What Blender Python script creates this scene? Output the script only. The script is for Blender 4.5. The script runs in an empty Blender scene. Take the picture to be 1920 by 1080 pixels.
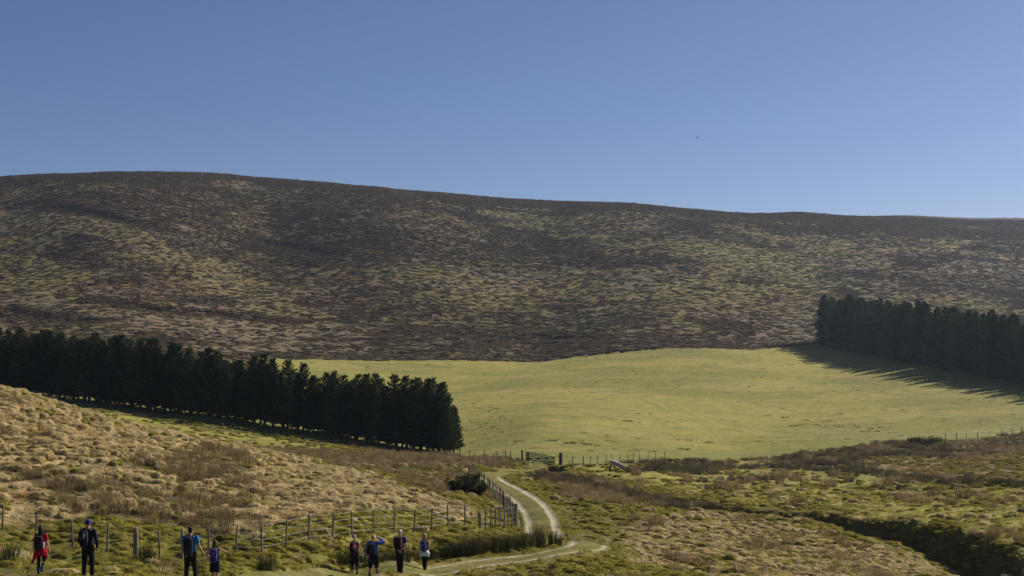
import bpy, bmesh, math, random
import numpy as np
from mathutils import Vector, Matrix

R = math.radians
scene = bpy.context.scene
COL = scene.collection
rng = np.random.default_rng(7)
random.seed(7)

# ------------------------------------------------------------------ camera, sky, sun, exposure
F = 2667.0            # focal length in photo pixels (1920 wide): a 50 mm lens
HORIZON = 600.0       # photo row of eye level
cam_d = bpy.data.cameras.new('camera')
cam = bpy.data.objects.new('camera', cam_d)
COL.objects.link(cam)
cam_d.sensor_width = 36.0
cam_d.lens = 36.0 * F / 1920.0
cam_d.shift_y = (HORIZON - 540.0) / 1920.0
cam_d.clip_start = 0.5
cam_d.clip_end = 12000.0
cam.location = (0, 0, 0)
cam.rotation_euler = (R(90), 0, 0)
scene.camera = cam

SUN_AZ, SUN_EL = R(54), R(34)       # clockwise from the view direction, above the horizon
world = bpy.data.worlds.new('World')
scene.world = world
world.use_nodes = True
wn = world.node_tree
wn.nodes.clear()
sky = wn.nodes.new('ShaderNodeTexSky')
sky.sky_type = 'NISHITA'
sky.sun_disc = False
sky.sun_elevation = SUN_EL
sky.sun_rotation = SUN_AZ
sky.altitude = 0
sky.air_density = 0.6
sky.dust_density = 0.5
sky.ozone_density = 4.0
bgn = wn.nodes.new('ShaderNodeBackground')
bgn.inputs['Strength'].default_value = 0.057
won = wn.nodes.new('ShaderNodeOutputWorld')
wb = wn.nodes.new('ShaderNodeMixRGB')          # white balance of the whole sky
wb.blend_type = 'MULTIPLY'
wb.inputs[0].default_value = 1.0
wb.inputs[2].default_value = (0.98, 0.94, 1.03, 1)
wn.links.new(sky.outputs['Color'], wb.inputs[1])
wn.links.new(wb.outputs[0], bgn.inputs['Color'])
wn.links.new(bgn.outputs['Background'], won.inputs['Surface'])

sun_d = bpy.data.lights.new('sun', 'SUN')
sun_d.energy = 5.0
sun_d.angle = R(0.53)
sun_d.color = (1.0, 0.93, 0.82)
sun = bpy.data.objects.new('sun', sun_d)
COL.objects.link(sun)
to_sun = Vector((math.sin(SUN_AZ) * math.cos(SUN_EL), math.cos(SUN_AZ) * math.cos(SUN_EL), math.sin(SUN_EL)))
sun.rotation_euler = to_sun.to_track_quat('Z', 'Y').to_euler()
sun.location = to_sun * 200

vs = scene.view_settings
vs.view_transform = 'Standard'
vs.look = 'None'
vs.exposure = 0.4
vs.gamma = 1.0
vs.use_curve_mapping = False
scene.cycles.max_bounces = 6
scene.cycles.diffuse_bounces = 3
scene.cycles.glossy_bounces = 2
scene.cycles.transmission_bounces = 3
scene.cycles.volume_bounces = 1
scene.cycles.use_denoising = True
scene.cycles.denoising_prefilter = 'ACCURATE'
scene.cycles.denoising_input_passes = 'RGB_ALBEDO_NORMAL'


# ------------------------------------------------------------------ helpers
def tag(o, label=None, cat=None, group=None, kind=None):
    for k, v in (('label', label), ('category', cat), ('group', group), ('kind', kind)):
        if v:
            o[k] = v
    return o


def empty(name, loc, rz=0.0):
    o = bpy.data.objects.new(name, None)
    o.empty_display_size = 0.3
    COL.objects.link(o)
    o.location = loc
    o.rotation_euler = (0, 0, rz)
    return o


def obj(name, mesh, mat=None, parent=None, loc=None, rot=None):
    if mat is not None and not mesh.materials:
        mesh.materials.append(mat)
    o = bpy.data.objects.new(name, mesh)
    COL.objects.link(o)
    if parent is not None:
        o.parent = parent
    if loc is not None:
        o.location = loc
    if rot is not None:
        o.rotation_euler = rot
    return o


def mesh_np(name, verts, faces_flat, nper, smooth=False):
    """fast mesh from numpy: faces all tris or all quads"""
    verts = np.asarray(verts, dtype=np.float32).reshape(-1, 3)
    faces_flat = np.asarray(faces_flat, dtype=np.int32).ravel()
    nf = len(faces_flat) // nper
    m = bpy.data.meshes.new(name)
    m.vertices.add(len(verts))
    m.vertices.foreach_set('co', verts.ravel())
    m.loops.add(len(faces_flat))
    m.loops.foreach_set('vertex_index', faces_flat)
    m.polygons.add(nf)
    m.polygons.foreach_set('loop_start', np.arange(nf, dtype=np.int32) * nper)
    if smooth:
        m.polygons.foreach_set('use_smooth', np.ones(nf, dtype=bool))
    else:
        m.polygons.foreach_set('use_smooth', np.zeros(nf, dtype=bool))
    m.update(calc_edges=True)
    return m


def mesh_py(name, verts, faces, smooth=True):
    m = bpy.data.meshes.new(name)
    m.from_pydata([tuple(v) for v in verts], [], [tuple(f) for f in faces])
    m.polygons.foreach_set('use_smooth', [smooth] * len(m.polygons))
    m.update()
    return m


def hash2(ix, iy, seed):
    h = (ix.astype(np.int64) * 374761393 + iy.astype(np.int64) * 668265263 + seed * 144665) & 0xFFFFFFFF
    h = ((h ^ (h >> 13)) * 1274126177) & 0xFFFFFFFF
    return ((h ^ (h >> 16)) & 0xFFFF) / 65535.0


def vnoise(x, y, seed=0):
    ix = np.floor(x); iy = np.floor(y)
    fx = x - ix; fy = y - iy
    fx = fx * fx * (3 - 2 * fx); fy = fy * fy * (3 - 2 * fy)
    a = hash2(ix, iy, seed); b = hash2(ix + 1, iy, seed)
    c = hash2(ix, iy + 1, seed); d = hash2(ix + 1, iy + 1, seed)
    return (a + (b - a) * fx) * (1 - fy) + (c + (d - c) * fx) * fy


def fbm(x, y, scale, octaves=4, seed=0, gain=0.5):
    v = 0.0; amp = 1.0; tot = 0.0
    c, s = math.cos(0.6), math.sin(0.6)
    x = np.asarray(x, dtype=np.float64) / scale; y = np.asarray(y, dtype=np.float64) / scale
    for k in range(octaves):
        v = v + amp * vnoise(x, y, seed + k * 17)
        tot += amp; amp *= gain
        x, y = (x * c - y * s) * 2.03 + 13.7, (x * s + y * c) * 2.03 + 5.1
    return v / tot


def sstep(a, b, x):
    t = np.clip((x - a) / (b - a), 0, 1)
    return t * t * (3 - 2 * t)


# ------------------------------------------------------------------ the lie of the land
# (photo column, photo row, distance in metres) read off the photograph; heights follow from them
CTRL = [
    # path side and bank below the fence
    (-300, 1085, 44), (75, 1079, 48), (165, 1089, 43.5), (357, 1104, 44.5), (403, 1095, 49), (560, 1082, 54),
    (665, 1076, 57.5), (750, 1072, 57), (796, 1070, 60), (930, 1050, 63), (1050, 1035, 65.5), (1105, 1028, 67.5),
    (1040, 1021, 69.0), (1016, 1013, 73.5), (1016, 1000, 77), (1008, 960, 87), (968, 926, 99), (940, 911, 107), (918, 897, 115),
    (960, 887, 130), (1000, 881, 142), (1010, 873, 160),
    # roadside fence
    (67, 1024, 58), (201, 1041, 55.5), (300, 1057, 54), (391, 1050, 54.5), (491, 1039, 56), (579, 1022, 59),
    (661, 1009, 63), (739, 1001, 66), (809, 994, 69.5), (872, 996, 72), (901, 997, 73.5), (930, 991, 77), (967, 987, 81),
    (935, 945, 93), (905, 920, 103), (880, 901, 112),
    # dry grass hillside
    (-300, 900, 72), (-300, 730, 92), (0, 940, 66), (0, 850, 76), (0, 737, 94), (110, 768, 97), (200, 940, 67), (200, 860, 79),
    (250, 803, 101), (430, 930, 74), (430, 834, 108), (560, 862, 112), (560, 940, 76), (700, 930, 85), (700, 880, 112),
    (800, 955, 81), (840, 920, 95), (850, 878, 125),
    # hollow behind the crest and the strip before the spruces
    (-300, 770, 130), (0, 775, 140), (250, 812, 150), (430, 840, 160), (600, 852, 150), (700, 857, 155), (800, 858, 150),
    (100, 771, 195), (300, 798, 192), (500, 823, 186), (700, 846, 178), (-300, 735, 215),
    (0, 737, 235), (200, 755, 224), (400, 780, 212), (600, 815, 200), (850, 852, 188),
    # rough ground beyond the bend
    (1050, 872, 163), (1200, 880, 150), (1160, 884, 152), (1300, 895, 142), (1150, 935, 98), (1250, 890, 140), (1500, 905, 134),
    (1400, 862, 185), (1600, 838, 196), (1900, 816, 214), (2300, 800, 230), (1900, 900, 124), (1750, 930, 110), (2300, 900, 120),
    (1600, 930, 113), (1250, 934, 107), (1400, 950, 99), (1560, 960, 94.5), (1700, 978, 87), (1850, 1022, 76), (1930, 1062, 70),
    (1400, 970, 93), (1500, 988, 86), (1640, 1014, 80), (1750, 1049, 73), (1850, 1078, 67.5), (1250, 970, 88), (1120, 990, 80),
    (1300, 1005, 77), (1200, 1050, 66), (1300, 1080, 60), (1600, 1085, 61), (1900, 1105, 64), (1000, 1082, 57), (2300, 1130, 62),
    # pasture
    (1000, 800, 216), (1000, 760, 270), (1000, 715, 340), (1000, 679, 420), (490, 673, 400), (700, 676, 410), (600, 760, 260),
    (1400, 790, 250), (1400, 740, 310), (1400, 690, 380), (1400, 656, 440), (1530, 646, 466), (1700, 675, 385), (1920, 722, 300),
    (1920, 765, 255), (2300, 700, 330), (0, 690, 330), (-400, 660, 380),
    # moor
    (-400, 600, 470), (-400, 480, 680), (-400, 350, 960), (0, 635, 430), (0, 560, 520), (0, 480, 650), (0, 400, 800), (0, 336.4, 960), (100, 326.8, 970), (200, 322.7, 975), (280, 322.3, 970),
    (370, 325.9, 960), (440, 335.4, 950), (600, 344.6, 936), (820, 362.7, 928), (500, 600, 500), (500, 500, 650), (500, 410, 810), (520, 344.6, 941), (700, 350.9, 930), (900, 372.9, 926), (1000, 381.7, 925),
    (1000, 610, 510), (1000, 520, 640), (1000, 440, 790), (1090, 381.3, 925), (1180, 381.7, 930), (1300, 392.2, 960), (1380, 399.3, 975),
    (1500, 398.5, 985), (1500, 560, 580), (1500, 470, 760), (1700, 405.1, 1020), (1920, 408.1, 1080), (1900, 600, 510), (1900, 500, 740),
    (2400, 412, 1100), (2400, 560, 600), (2400, 640, 450),
    # beyond the ridge
    (-400, 420, 1300), (200, 400, 1300), (700, 425, 1270), (1180, 450, 1280), (1500, 450, 1320), (1920, 450, 1400), (2400, 455, 1420),
    (-400, 540, 2600), (500, 540, 2600), (1500, 540, 2600), (2400, 540, 2600),
]
cu, cv, ct = [], [], []
for px, py, Y in CTRL:
    cu.append((px - 960) / F); cv.append(math.log(Y)); ct.append((HORIZON - py) / F)
for Y, t in ((6, -0.262), (12, -0.235), (22, -0.215), (34, -0.200)):
    for u in (-0.55, -0.2, 0.1, 0.5):
        cu.append(u); cv.append(math.log(Y)); ct.append(t + (0.006 * u))
US = 5.0
C = np.stack([np.array(cu) * US, np.array(cv)], 1)
T = np.array(ct)
n = len(C)


def tps_k(d2):
    return 0.5 * d2 * np.log(d2 + 1e-12)


D2 = ((C[:, None] - C[None]) ** 2).sum(2)
A = np.zeros((n + 3, n + 3))
A[:n, :n] = tps_k(D2) + np.eye(n) * 2e-4
P = np.concatenate([np.ones((n, 1)), C], 1)
A[:n, n:] = P; A[n:, :n] = P.T
sol = np.linalg.solve(A, np.concatenate([T, np.zeros(3)]))
WT, AF = sol[:n], sol[n:]


def tps(u, v):
    u = np.asarray(u, float).ravel() * US; v = np.asarray(v, float).ravel()
    out = np.empty_like(u)
    cx = C[None, :, 0].astype(np.float32); cy = C[None, :, 1].astype(np.float32)
    for i in range(0, len(u), 8000):
        a = u[i:i + 8000]; b = v[i:i + 8000]
        d2 = (a.astype(np.float32)[:, None] - cx) ** 2 + (b.astype(np.float32)[:, None] - cy) ** 2
        d2 *= np.log(d2 + np.float32(1e-9))
        out[i:i + 8000] = d2.astype(np.float64) @ (0.5 * WT) + AF[0] + AF[1] * a + AF[2] * b
    return out


TH = 0.50


def base_h(x, y):
    x = np.asarray(x, float); y = np.asarray(y, float)
    sh = x.shape
    x = x.ravel(); y = y.ravel()
    th = np.arctan2(x, y); r = np.maximum(np.hypot(x, y), 4.0)
    tc = np.clip(th, -TH, TH)
    Yc = np.maximum(r * np.cos(tc), 5.0)
    z = tps(np.tan(tc), np.log(np.minimum(Yc, 2600))) * Yc
    back = np.abs(th) > 0.9
    if back.any():
        rb = r[back]
        Yb = np.maximum(rb * math.cos(TH), 5.0)
        lv = np.log(np.minimum(Yb, 2600))
        avg = 0.5 * (tps(np.full_like(rb, math.tan(TH)), lv) + tps(np.full_like(rb, -math.tan(TH)), lv)) * Yb
        avg = np.minimum(avg * 0.3 - 1.2, 6.0)
        w = sstep(0.9, 1.9, np.abs(th[back]))
        z[back] = z[back] * (1 - w) + avg * w
    z = np.where(r < 5, -1.65 + (z + 1.65) * sstep(0, 5, np.hypot(x, y)), z)
    return z.reshape(sh)


YG = np.exp(np.linspace(math.log(36), math.log(1090), 1500))


def pick(px, py, hf=base_h):
    """world point seen at a photo pixel"""
    u = (px - 960) / F
    z = hf(u * YG, YG)
    row = HORIZON - F * z / YG
    k = np.argmax(row <= py)
    if k == 0:
        k = 1 if row[0] <= py else len(YG) - 1
    f = (row[k - 1] - py) / max(row[k - 1] - row[k], 1e-6)
    f = min(max(f, 0), 1)
    Y = YG[k - 1] + (YG[k] - YG[k - 1]) * f
    return (u * Y, Y)


def at(px, Y):
    return ((px - 960) / F * Y, Y)


def polyline(pts, step):
    """Catmull-Rom resample"""
    pts = np.array(pts, float)
    P = np.vstack([2 * pts[0] - pts[1], pts, 2 * pts[-1] - pts[-2]])
    out = []
    for i in range(1, len(P) - 2):
        L = np.linalg.norm(P[i + 1] - P[i]); m = max(2, int(L / step))
        for t in np.linspace(0, 1, m, endpoint=False):
            out.append(0.5 * (2 * P[i] + (P[i + 1] - P[i - 1]) * t + (2 * P[i - 1] - 5 * P[i] + 4 * P[i + 1] - P[i + 2]) * t * t
                              + (3 * P[i] - P[i - 1] - 3 * P[i + 1] + P[i + 2]) * t ** 3))
    out.append(pts[-1])
    return np.array(out)


def line_dist(x, y, line, reach):
    """distance, signed side (+ = beyond/left of travel) and fraction along a polyline, evaluated only near it"""
    x = np.asarray(x, float).ravel(); y = np.asarray(y, float).ravel()
    best = np.full(x.shape, 1e9); side = np.zeros_like(x); frac = np.zeros_like(x)
    lo = line.min(0) - reach; hi = line.max(0) + reach
    idx = np.nonzero((x > lo[0]) & (x < hi[0]) & (y > lo[1]) & (y < hi[1]))[0]
    if len(idx):
        X, Yy = x[idx], y[idx]
        b = np.full(X.shape, 1e9); s = np.zeros_like(X); fr = np.zeros_like(X)
        for k in range(len(line) - 1):
            a = line[k]; d = line[k + 1] - a; L2 = d @ d
            t = np.clip(((X - a[0]) * d[0] + (Yy - a[1]) * d[1]) / L2, 0, 1)
            dx = X - a[0] - t * d[0]; dy = Yy - a[1] - t * d[1]
            q = np.hypot(dx, dy)
            m = q < b
            b[m] = q[m]; s[m] = np.sign(d[0] * dy - d[1] * dx)[m]; fr[m] = ((k + t) / (len(line) - 1))[m]
        best[idx] = b; side[idx] = s; frac[idx] = fr
    return best, side, frac


TRACK = polyline([at(-260, 38), at(-60, 42), at(120, 45.3), at(300, 46.5), at(440, 49.5), at(560, 53), at(680, 56.8), at(800, 59.6), at(930, 62.6),
                  at(1040, 65.4), at(1095, 67.6), at(1108, 70.2), at(1075, 72.2), at(1030, 73.6), at(1018, 77), at(1012, 84), at(996, 91),
                  at(968, 99), at(941, 107), at(922, 114), at(920, 120), at(940, 126), at(975, 134), at(1000, 143), at(1008, 154), at(1008, 166), at(1000, 180)], 1.2)
GULLY = polyline([at(1180, 112), at(1260, 104.5), at(1400, 96.5), at(1560, 91), at(1700, 84.3), at(1850, 73.5), at(1960, 65), at(2080, 56)], 3.0)
DITCH = polyline([at(1540, 128), at(1690, 121), at(1800, 118), at(1930, 116), at(2100, 112)], 4.0)
DRAIN = polyline([at(1030, 122), at(1120, 112), at(1200, 109), at(1262, 105)], 4.0)
SCARPS = [polyline([pick(85, 384), pick(200, 402), pick(300, 430)], 15), polyline([pick(470, 444), pick(560, 462), pick(640, 480)], 15),
          polyline([pick(175, 562), pick(300, 580), pick(400, 586), pick(545, 602)], 12), polyline([pick(0, 578), pick(120, 598), pick(200, 604)], 12),
          polyline([pick(900, 640), pick(1000, 628), pick(1120, 632)], 12)]


def track_d(x, y):
    return line_dist(x, y, TRACK, 14)


def land(x, y, detail=True, bed=True):
    """ground height: lie of the land + cut bank, gully, ditches, scarps + hummocks"""
    x = np.asarray(x, float); sh = x.shape
    x = x.ravel(); y = np.asarray(y, float).ravel()
    z = base_h(x, y)
    td, ts, tf = track_d(x, y)
    px = 960 + F * x / np.maximum(y, 1)
    # the track dips out of sight behind a low brow at the hairpin
    hx = at(1052, 72.8)[0]
    z = z - 0.60 * np.exp(-((y - 72.8) / 1.9) ** 2 - ((x - hx) / 3.6) ** 2) + 0.16 * np.exp(-((y - 69.6) / 1.0) ** 2 - ((x - hx + 0.5) / 3.0) ** 2)
    # cut bank on the uphill side of the grassy path
    bm = sstep(800, 850, px) * (1 - sstep(985, 1012, px)) * (y < 73) * (y > 55)
    e = td - 1.7
    z = z + 0.55 * bm * (ts > 0) * sstep(0.0, 0.9, e) * np.exp(-np.maximum(e - 0.9, 0) / 3.0)
    for ln, dep, wid in ((GULLY, 1.25, 2.0), (DITCH, 0.9, 1.8), (DRAIN, 0.7, 1.6)):
        d, s, f = line_dist(x, y, ln, wid * 3)
        w = wid * (0.55 + 0.9 * fbm(x, y, 4.0, 3, 91))
        if ln is GULLY:
            w = w * (0.75 + 0.7 * sstep(0.25, 0.6, f))
        prof = np.where(s > 0, 1 - sstep(0.15, 0.85, d / w), 1 - sstep(0.1, 1.5, d / w))
        dd = dep * (0.62 + 0.85 * sstep(0.25, 0.6, f)) if ln is GULLY else dep
        z = z - dd * prof * sstep(0, 0.12, f) * (1 - sstep(0.93, 1.0, f) * (ln is not GULLY))
    for ln in SCARPS:
        d, s, f = line_dist(x, y, ln, 40)
        z = z - 0.9 * np.where(s > 0, 1 - sstep(0.0, 5, d), 1 - sstep(0, 14, d)) * sstep(0, 0.2, f) * (1 - sstep(0.8, 1, f))
    if detail:
        if bed:                                   # the ground lies a hand below the track's own surface
            z = z - 0.12 * (1 - sstep(1.0, 1.3, td))
        zn = zones(x, y, z)
        calm = sstep(0.95, 1.9, td)
        far = y
        h1 = fbm(x, y, 9.0, 3, 5) - 0.5
        h2 = fbm(x, y, 1.1, 3, 11) - 0.5
        ridg = 1 - np.abs(2 * fbm(x, y, 0.75, 2, 23) - 1)
        rough = 1 - zn['field']
        z = z + calm * rough * (0.35 * h1 + np.where(far < 260, 1, 0) * (0.16 * h2 + 0.10 * (ridg - 0.6)))
        z = z + calm * zn['tan'] * 0.30 * (fbm(x, y, 0.9, 2, 31) - 0.5)
        # heather hummocks on the moor
        z = z + zn['moor'] * (0.9 * (fbm(x, y, 4.0, 3, 41) - 0.5) + 1.5 * (fbm(x, y, 38, 3, 47) - 0.5) * (1 - 0.7 * sstep(800, 900, y)))
        z = z + zn['field'] * (0.6 * (fbm(x, y, 45, 3, 53) - 0.5) + 0.04 * h2) * sstep(0, 20, zn['infield'])
    return z.reshape(sh)


# ------------------------------------------------------------------ ground cover zones (outlines on the ground, read off the photograph)
def poly_in(px, py, poly):
    poly = np.array(poly, float)
    inside = np.zeros(px.shape, bool)
    j = len(poly) - 1
    for i in range(len(poly)):
        xi, yi = poly[i]; xj, yj = poly[j]
        c = ((yi > py) != (yj > py)) & (px < (xj - xi) * (py - yi) / (yj - yi + 1e-9) + xi)
        inside ^= c
        j = i
    return inside


B1X = [-900, 0, 300, 430, 482, 700, 1000, 1150, 1280, 1400, 1530, 1700, 2700]
B1Y = [320, 320, 325, 335, 401, 410, 421, 424, 432, 441, 467, 480, 480]
B0X = [-900, 0, 400, 850, 872, 1050, 1200, 1400, 1600, 1750, 1920, 2700]
B0Y = [250, 238, 215, 190, 178, 164, 170, 184, 196, 206, 216, 240]
P_TAN = [(-400, 690), (0, 733), (110, 764), (250, 799), (430, 830), (520, 850), (640, 885), (760, 912), (850, 940), (896, 968), (860, 972), (780, 950),
         (700, 958), (600, 962), (500, 985), (430, 1005), (330, 985), (220, 960), (120, 975), (40, 990), (-400, 960)]
P_RUSHBED = [(60, 900), (150, 880), (230, 905), (330, 905), (360, 880), (450, 888), (470, 950), (480, 1000), (400, 1008), (320, 990), (200, 972), (110, 945)]
P_RUSH2 = [(150, 845), (250, 862), (330, 850), (420, 850), (470, 875), (440, 905), (330, 895), (220, 885)]
P_HEATH = [(420, 832), (560, 842), (700, 850), (870, 853), (1030, 868), (930, 884), (885, 870), (888, 900), (850, 935), (790, 912), (680, 882), (520, 850)]
P_DRAIN = [(1005, 890), (1100, 895), (1180, 915), (1260, 935), (1340, 952), (1310, 965), (1190, 950), (1110, 945), (1040, 925)]
P_TANR = [(1190, 985), (1290, 965), (1400, 972), (1520, 1000), (1640, 1025), (1740, 1052), (1840, 1100), (1400, 1100), (1230, 1060), (1170, 1020)]
P_TANR2 = [(1640, 850), (1760, 860), (1920, 850), (2300, 840), (2300, 905), (1920, 905), (1720, 898), (1600, 880)]
P_MEADOW = [(1090, 878), (1350, 876), (1560, 868), (1720, 898), (1920, 915), (2100, 950), (1930, 1010), (1850, 1008), (1700, 972), (1560, 953), (1400, 942), (1280, 927), (1190, 908), (1100, 890)]
P_STRIP = [(60, 755), (200, 772), (300, 790), (450, 812), (640, 845), (560, 852), (420, 834), (250, 806), (110, 770)]
P_EDGE = [(1060, 868), (1200, 866), (1400, 858), (1560, 842), (1700, 822), (1780, 826), (1920, 815), (2300, 800), (2300, 850), (1900, 850), (1750, 862), (1560, 868),
          (1300, 876), (1180, 873), (1080, 873)]


def zones(x, y, z):
    px = 960 + F * x / np.maximum(y, 8); py = HORIZON - F * z / np.maximum(y, 8)
    nx = (fbm(x, y, 6.0, 3, 71) - 0.5); ny = (fbm(x, y, 6.0, 3, 77) - 0.5)
    b1 = np.interp(px, B1X, B1Y) + (fbm(x, y, 14, 3, 81) - 0.5) * 7
    b0 = np.interp(px, B0X, B0Y) + nx * 5
    o = {}
    front = y > 5
    o['moor'] = ((y > b1) | (y <= 5)).astype(float)
    o['infield'] = np.minimum(y - b0, b1 - y)
    o['field'] = (front & (y > b0) & (y <= b1)).astype(float)
    qx = px + nx * 60; qy = py + ny * 34
    near = (front & (y <= b0)).astype(float)
    o['near'] = near
    nn = near > 0
    for k, pol, dmax in (('tan', P_TAN, 128), ('rush', P_RUSHBED, 128), ('rush2', P_RUSH2, 128), ('heath', P_HEATH, 190), ('drain', P_DRAIN, 135),
                         ('tanr', P_TANR, 100), ('tanr2', P_TANR2, 190), ('edge', P_EDGE, 220), ('meadow', P_MEADOW, 190), ('strip', P_STRIP, 210)):
        o[k] = (nn & poly_in(qx, qy, pol) & (y < dmax)).astype(float)
    o['rush'] = np.maximum(o['rush'], o['rush2'])
    return o


# ------------------------------------------------------------------ materials
def new_mat(name):
    m = bpy.data.materials.new(name)
    m.use_nodes = True
    m.node_tree.nodes.clear()
    return m, m.node_tree.nodes, m.node_tree.links


def noise_node(N, L, coord, scale, detail=3, rough=0.6):
    t = N.new('ShaderNodeTexNoise')
    t.inputs['Scale'].default_value = scale
    t.inputs['Detail'].default_value = detail
    t.inputs['Roughness'].default_value = rough
    L.new(coord, t.inputs['Vector'])
    return t


def ramp(N, L, fac, stops):
    r = N.new('ShaderNodeValToRGB')
    e = r.color_ramp.elements
    while len(e) < len(stops):
        e.new(0.5)
    for k, (p, c) in enumerate(stops):
        e[k].position = p
        e[k].color = (*c, 1)
    L.new(fac, r.inputs['Fac'])
    return r


def simple_mat(name, c1, c2, scale=8.0, rough=0.85, bump=0.3, spec=0.2, coord='Object', bumpd=0.02):
    m, N, L = new_mat(name)
    tc = N.new('ShaderNodeTexCoord')
    nz = noise_node(N, L, tc.outputs[coord], scale, 4)
    rp = ramp(N, L, nz.outputs['Fac'], [(0.3, c1), (0.7, c2)])
    b = N.new('ShaderNodeBsdfPrincipled')
    b.inputs['Roughness'].default_value = rough
    b.inputs['Specular IOR Level'].default_value = spec
    L.new(rp.outputs['Color'], b.inputs['Base Color'])
    bp = N.new('ShaderNodeBump')
    bp.inputs['Strength'].default_value = bump
    bp.inputs['Distance'].default_value = bumpd
    L.new(nz.outputs['Fac'], bp.inputs['Height'])
    L.new(bp.outputs['Normal'], b.inputs['Normal'])
    o = N.new('ShaderNodeOutputMaterial')
    L.new(b.outputs['BSDF'], o.inputs['Surface'])
    return m


def blade_mat(name, stops, trans=0.35, base_dark=None):
    """grass / rush / leaf: colour picked per plant, light passes through the blades"""
    m, N, L = new_mat(name)
    oi = N.new('ShaderNodeObjectInfo')
    at_ = N.new('ShaderNodeAttribute')
    at_.attribute_type = 'GEOMETRY'
    at_.attribute_name = 'bl'
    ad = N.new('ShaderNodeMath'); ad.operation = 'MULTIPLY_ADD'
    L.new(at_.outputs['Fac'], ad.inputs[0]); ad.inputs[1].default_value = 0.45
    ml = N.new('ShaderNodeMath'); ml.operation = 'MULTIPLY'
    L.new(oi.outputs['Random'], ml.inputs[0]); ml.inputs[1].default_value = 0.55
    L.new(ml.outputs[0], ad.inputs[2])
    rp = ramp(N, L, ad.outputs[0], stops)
    d = N.new('ShaderNodeBsdfDiffuse')
    t = N.new('ShaderNodeBsdfTranslucent')
    L.new(rp.outputs['Color'], d.inputs['Color']); L.new(rp.outputs['Color'], t.inputs['Color'])
    mx = N.new('ShaderNodeMixShader'); mx.inputs[0].default_value = trans
    L.new(d.outputs[0], mx.inputs[1]); L.new(t.outputs[0], mx.inputs[2])
    o = N.new('ShaderNodeOutputMaterial')
    L.new(mx.outputs[0], o.inputs['Surface'])
    return m


def ground_mat():
    m, N, L = new_mat('turf_and_moor')
    a = N.new('ShaderNodeAttribute'); a.attribute_name = 'veg'
    ge = N.new('ShaderNodeNewGeometry')
    n1 = noise_node(N, L, ge.outputs['Position'], 1.7, 5, 0.7)
    n2 = noise_node(N, L, ge.outputs['Position'], 0.35, 4, 0.65)
    r1 = ramp(N, L, n1.outputs['Fac'], [(0.28, (0.62, 0.62, 0.6)), (0.72, (1.38, 1.36, 1.3))])
    r2 = ramp(N, L, n2.outputs['Fac'], [(0.3, (0.8, 0.83, 0.85)), (0.7, (1.2, 1.17, 1.1))])
    x1 = N.new('ShaderNodeMixRGB'); x1.blend_type = 'MULTIPLY'; x1.inputs[0].default_value = 1
    x2 = N.new('ShaderNodeMixRGB'); x2.blend_type = 'MULTIPLY'; x2.inputs[0].default_value = 1
    L.new(a.outputs['Color'], x1.inputs[1]); L.new(r1.outputs['Color'], x1.inputs[2])
    L.new(x1.outputs[0], x2.inputs[1]); L.new(r2.outputs['Color'], x2.inputs[2])
    b = N.new('ShaderNodeBsdfPrincipled')
    b.inputs['Roughness'].default_value = 0.95
    b.inputs['Specular IOR Level'].default_value = 0.08
    L.new(x2.outputs[0], b.inputs['Base Color'])
    bp = N.new('ShaderNodeBump'); bp.inputs['Strength'].default_value = 0.55; bp.inputs['Distance'].default_value = 0.22
    L.new(n1.outputs['Fac'], bp.inputs['Height'])
    L.new(bp.outputs['Normal'], b.inputs['Normal'])
    o = N.new('ShaderNodeOutputMaterial')
    L.new(b.outputs['BSDF'], o.inputs['Surface'])
    return m


def mixc(c, col, w):
    return c * (1 - w[:, None]) + np.array(col)[None] * w[:, None]


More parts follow.
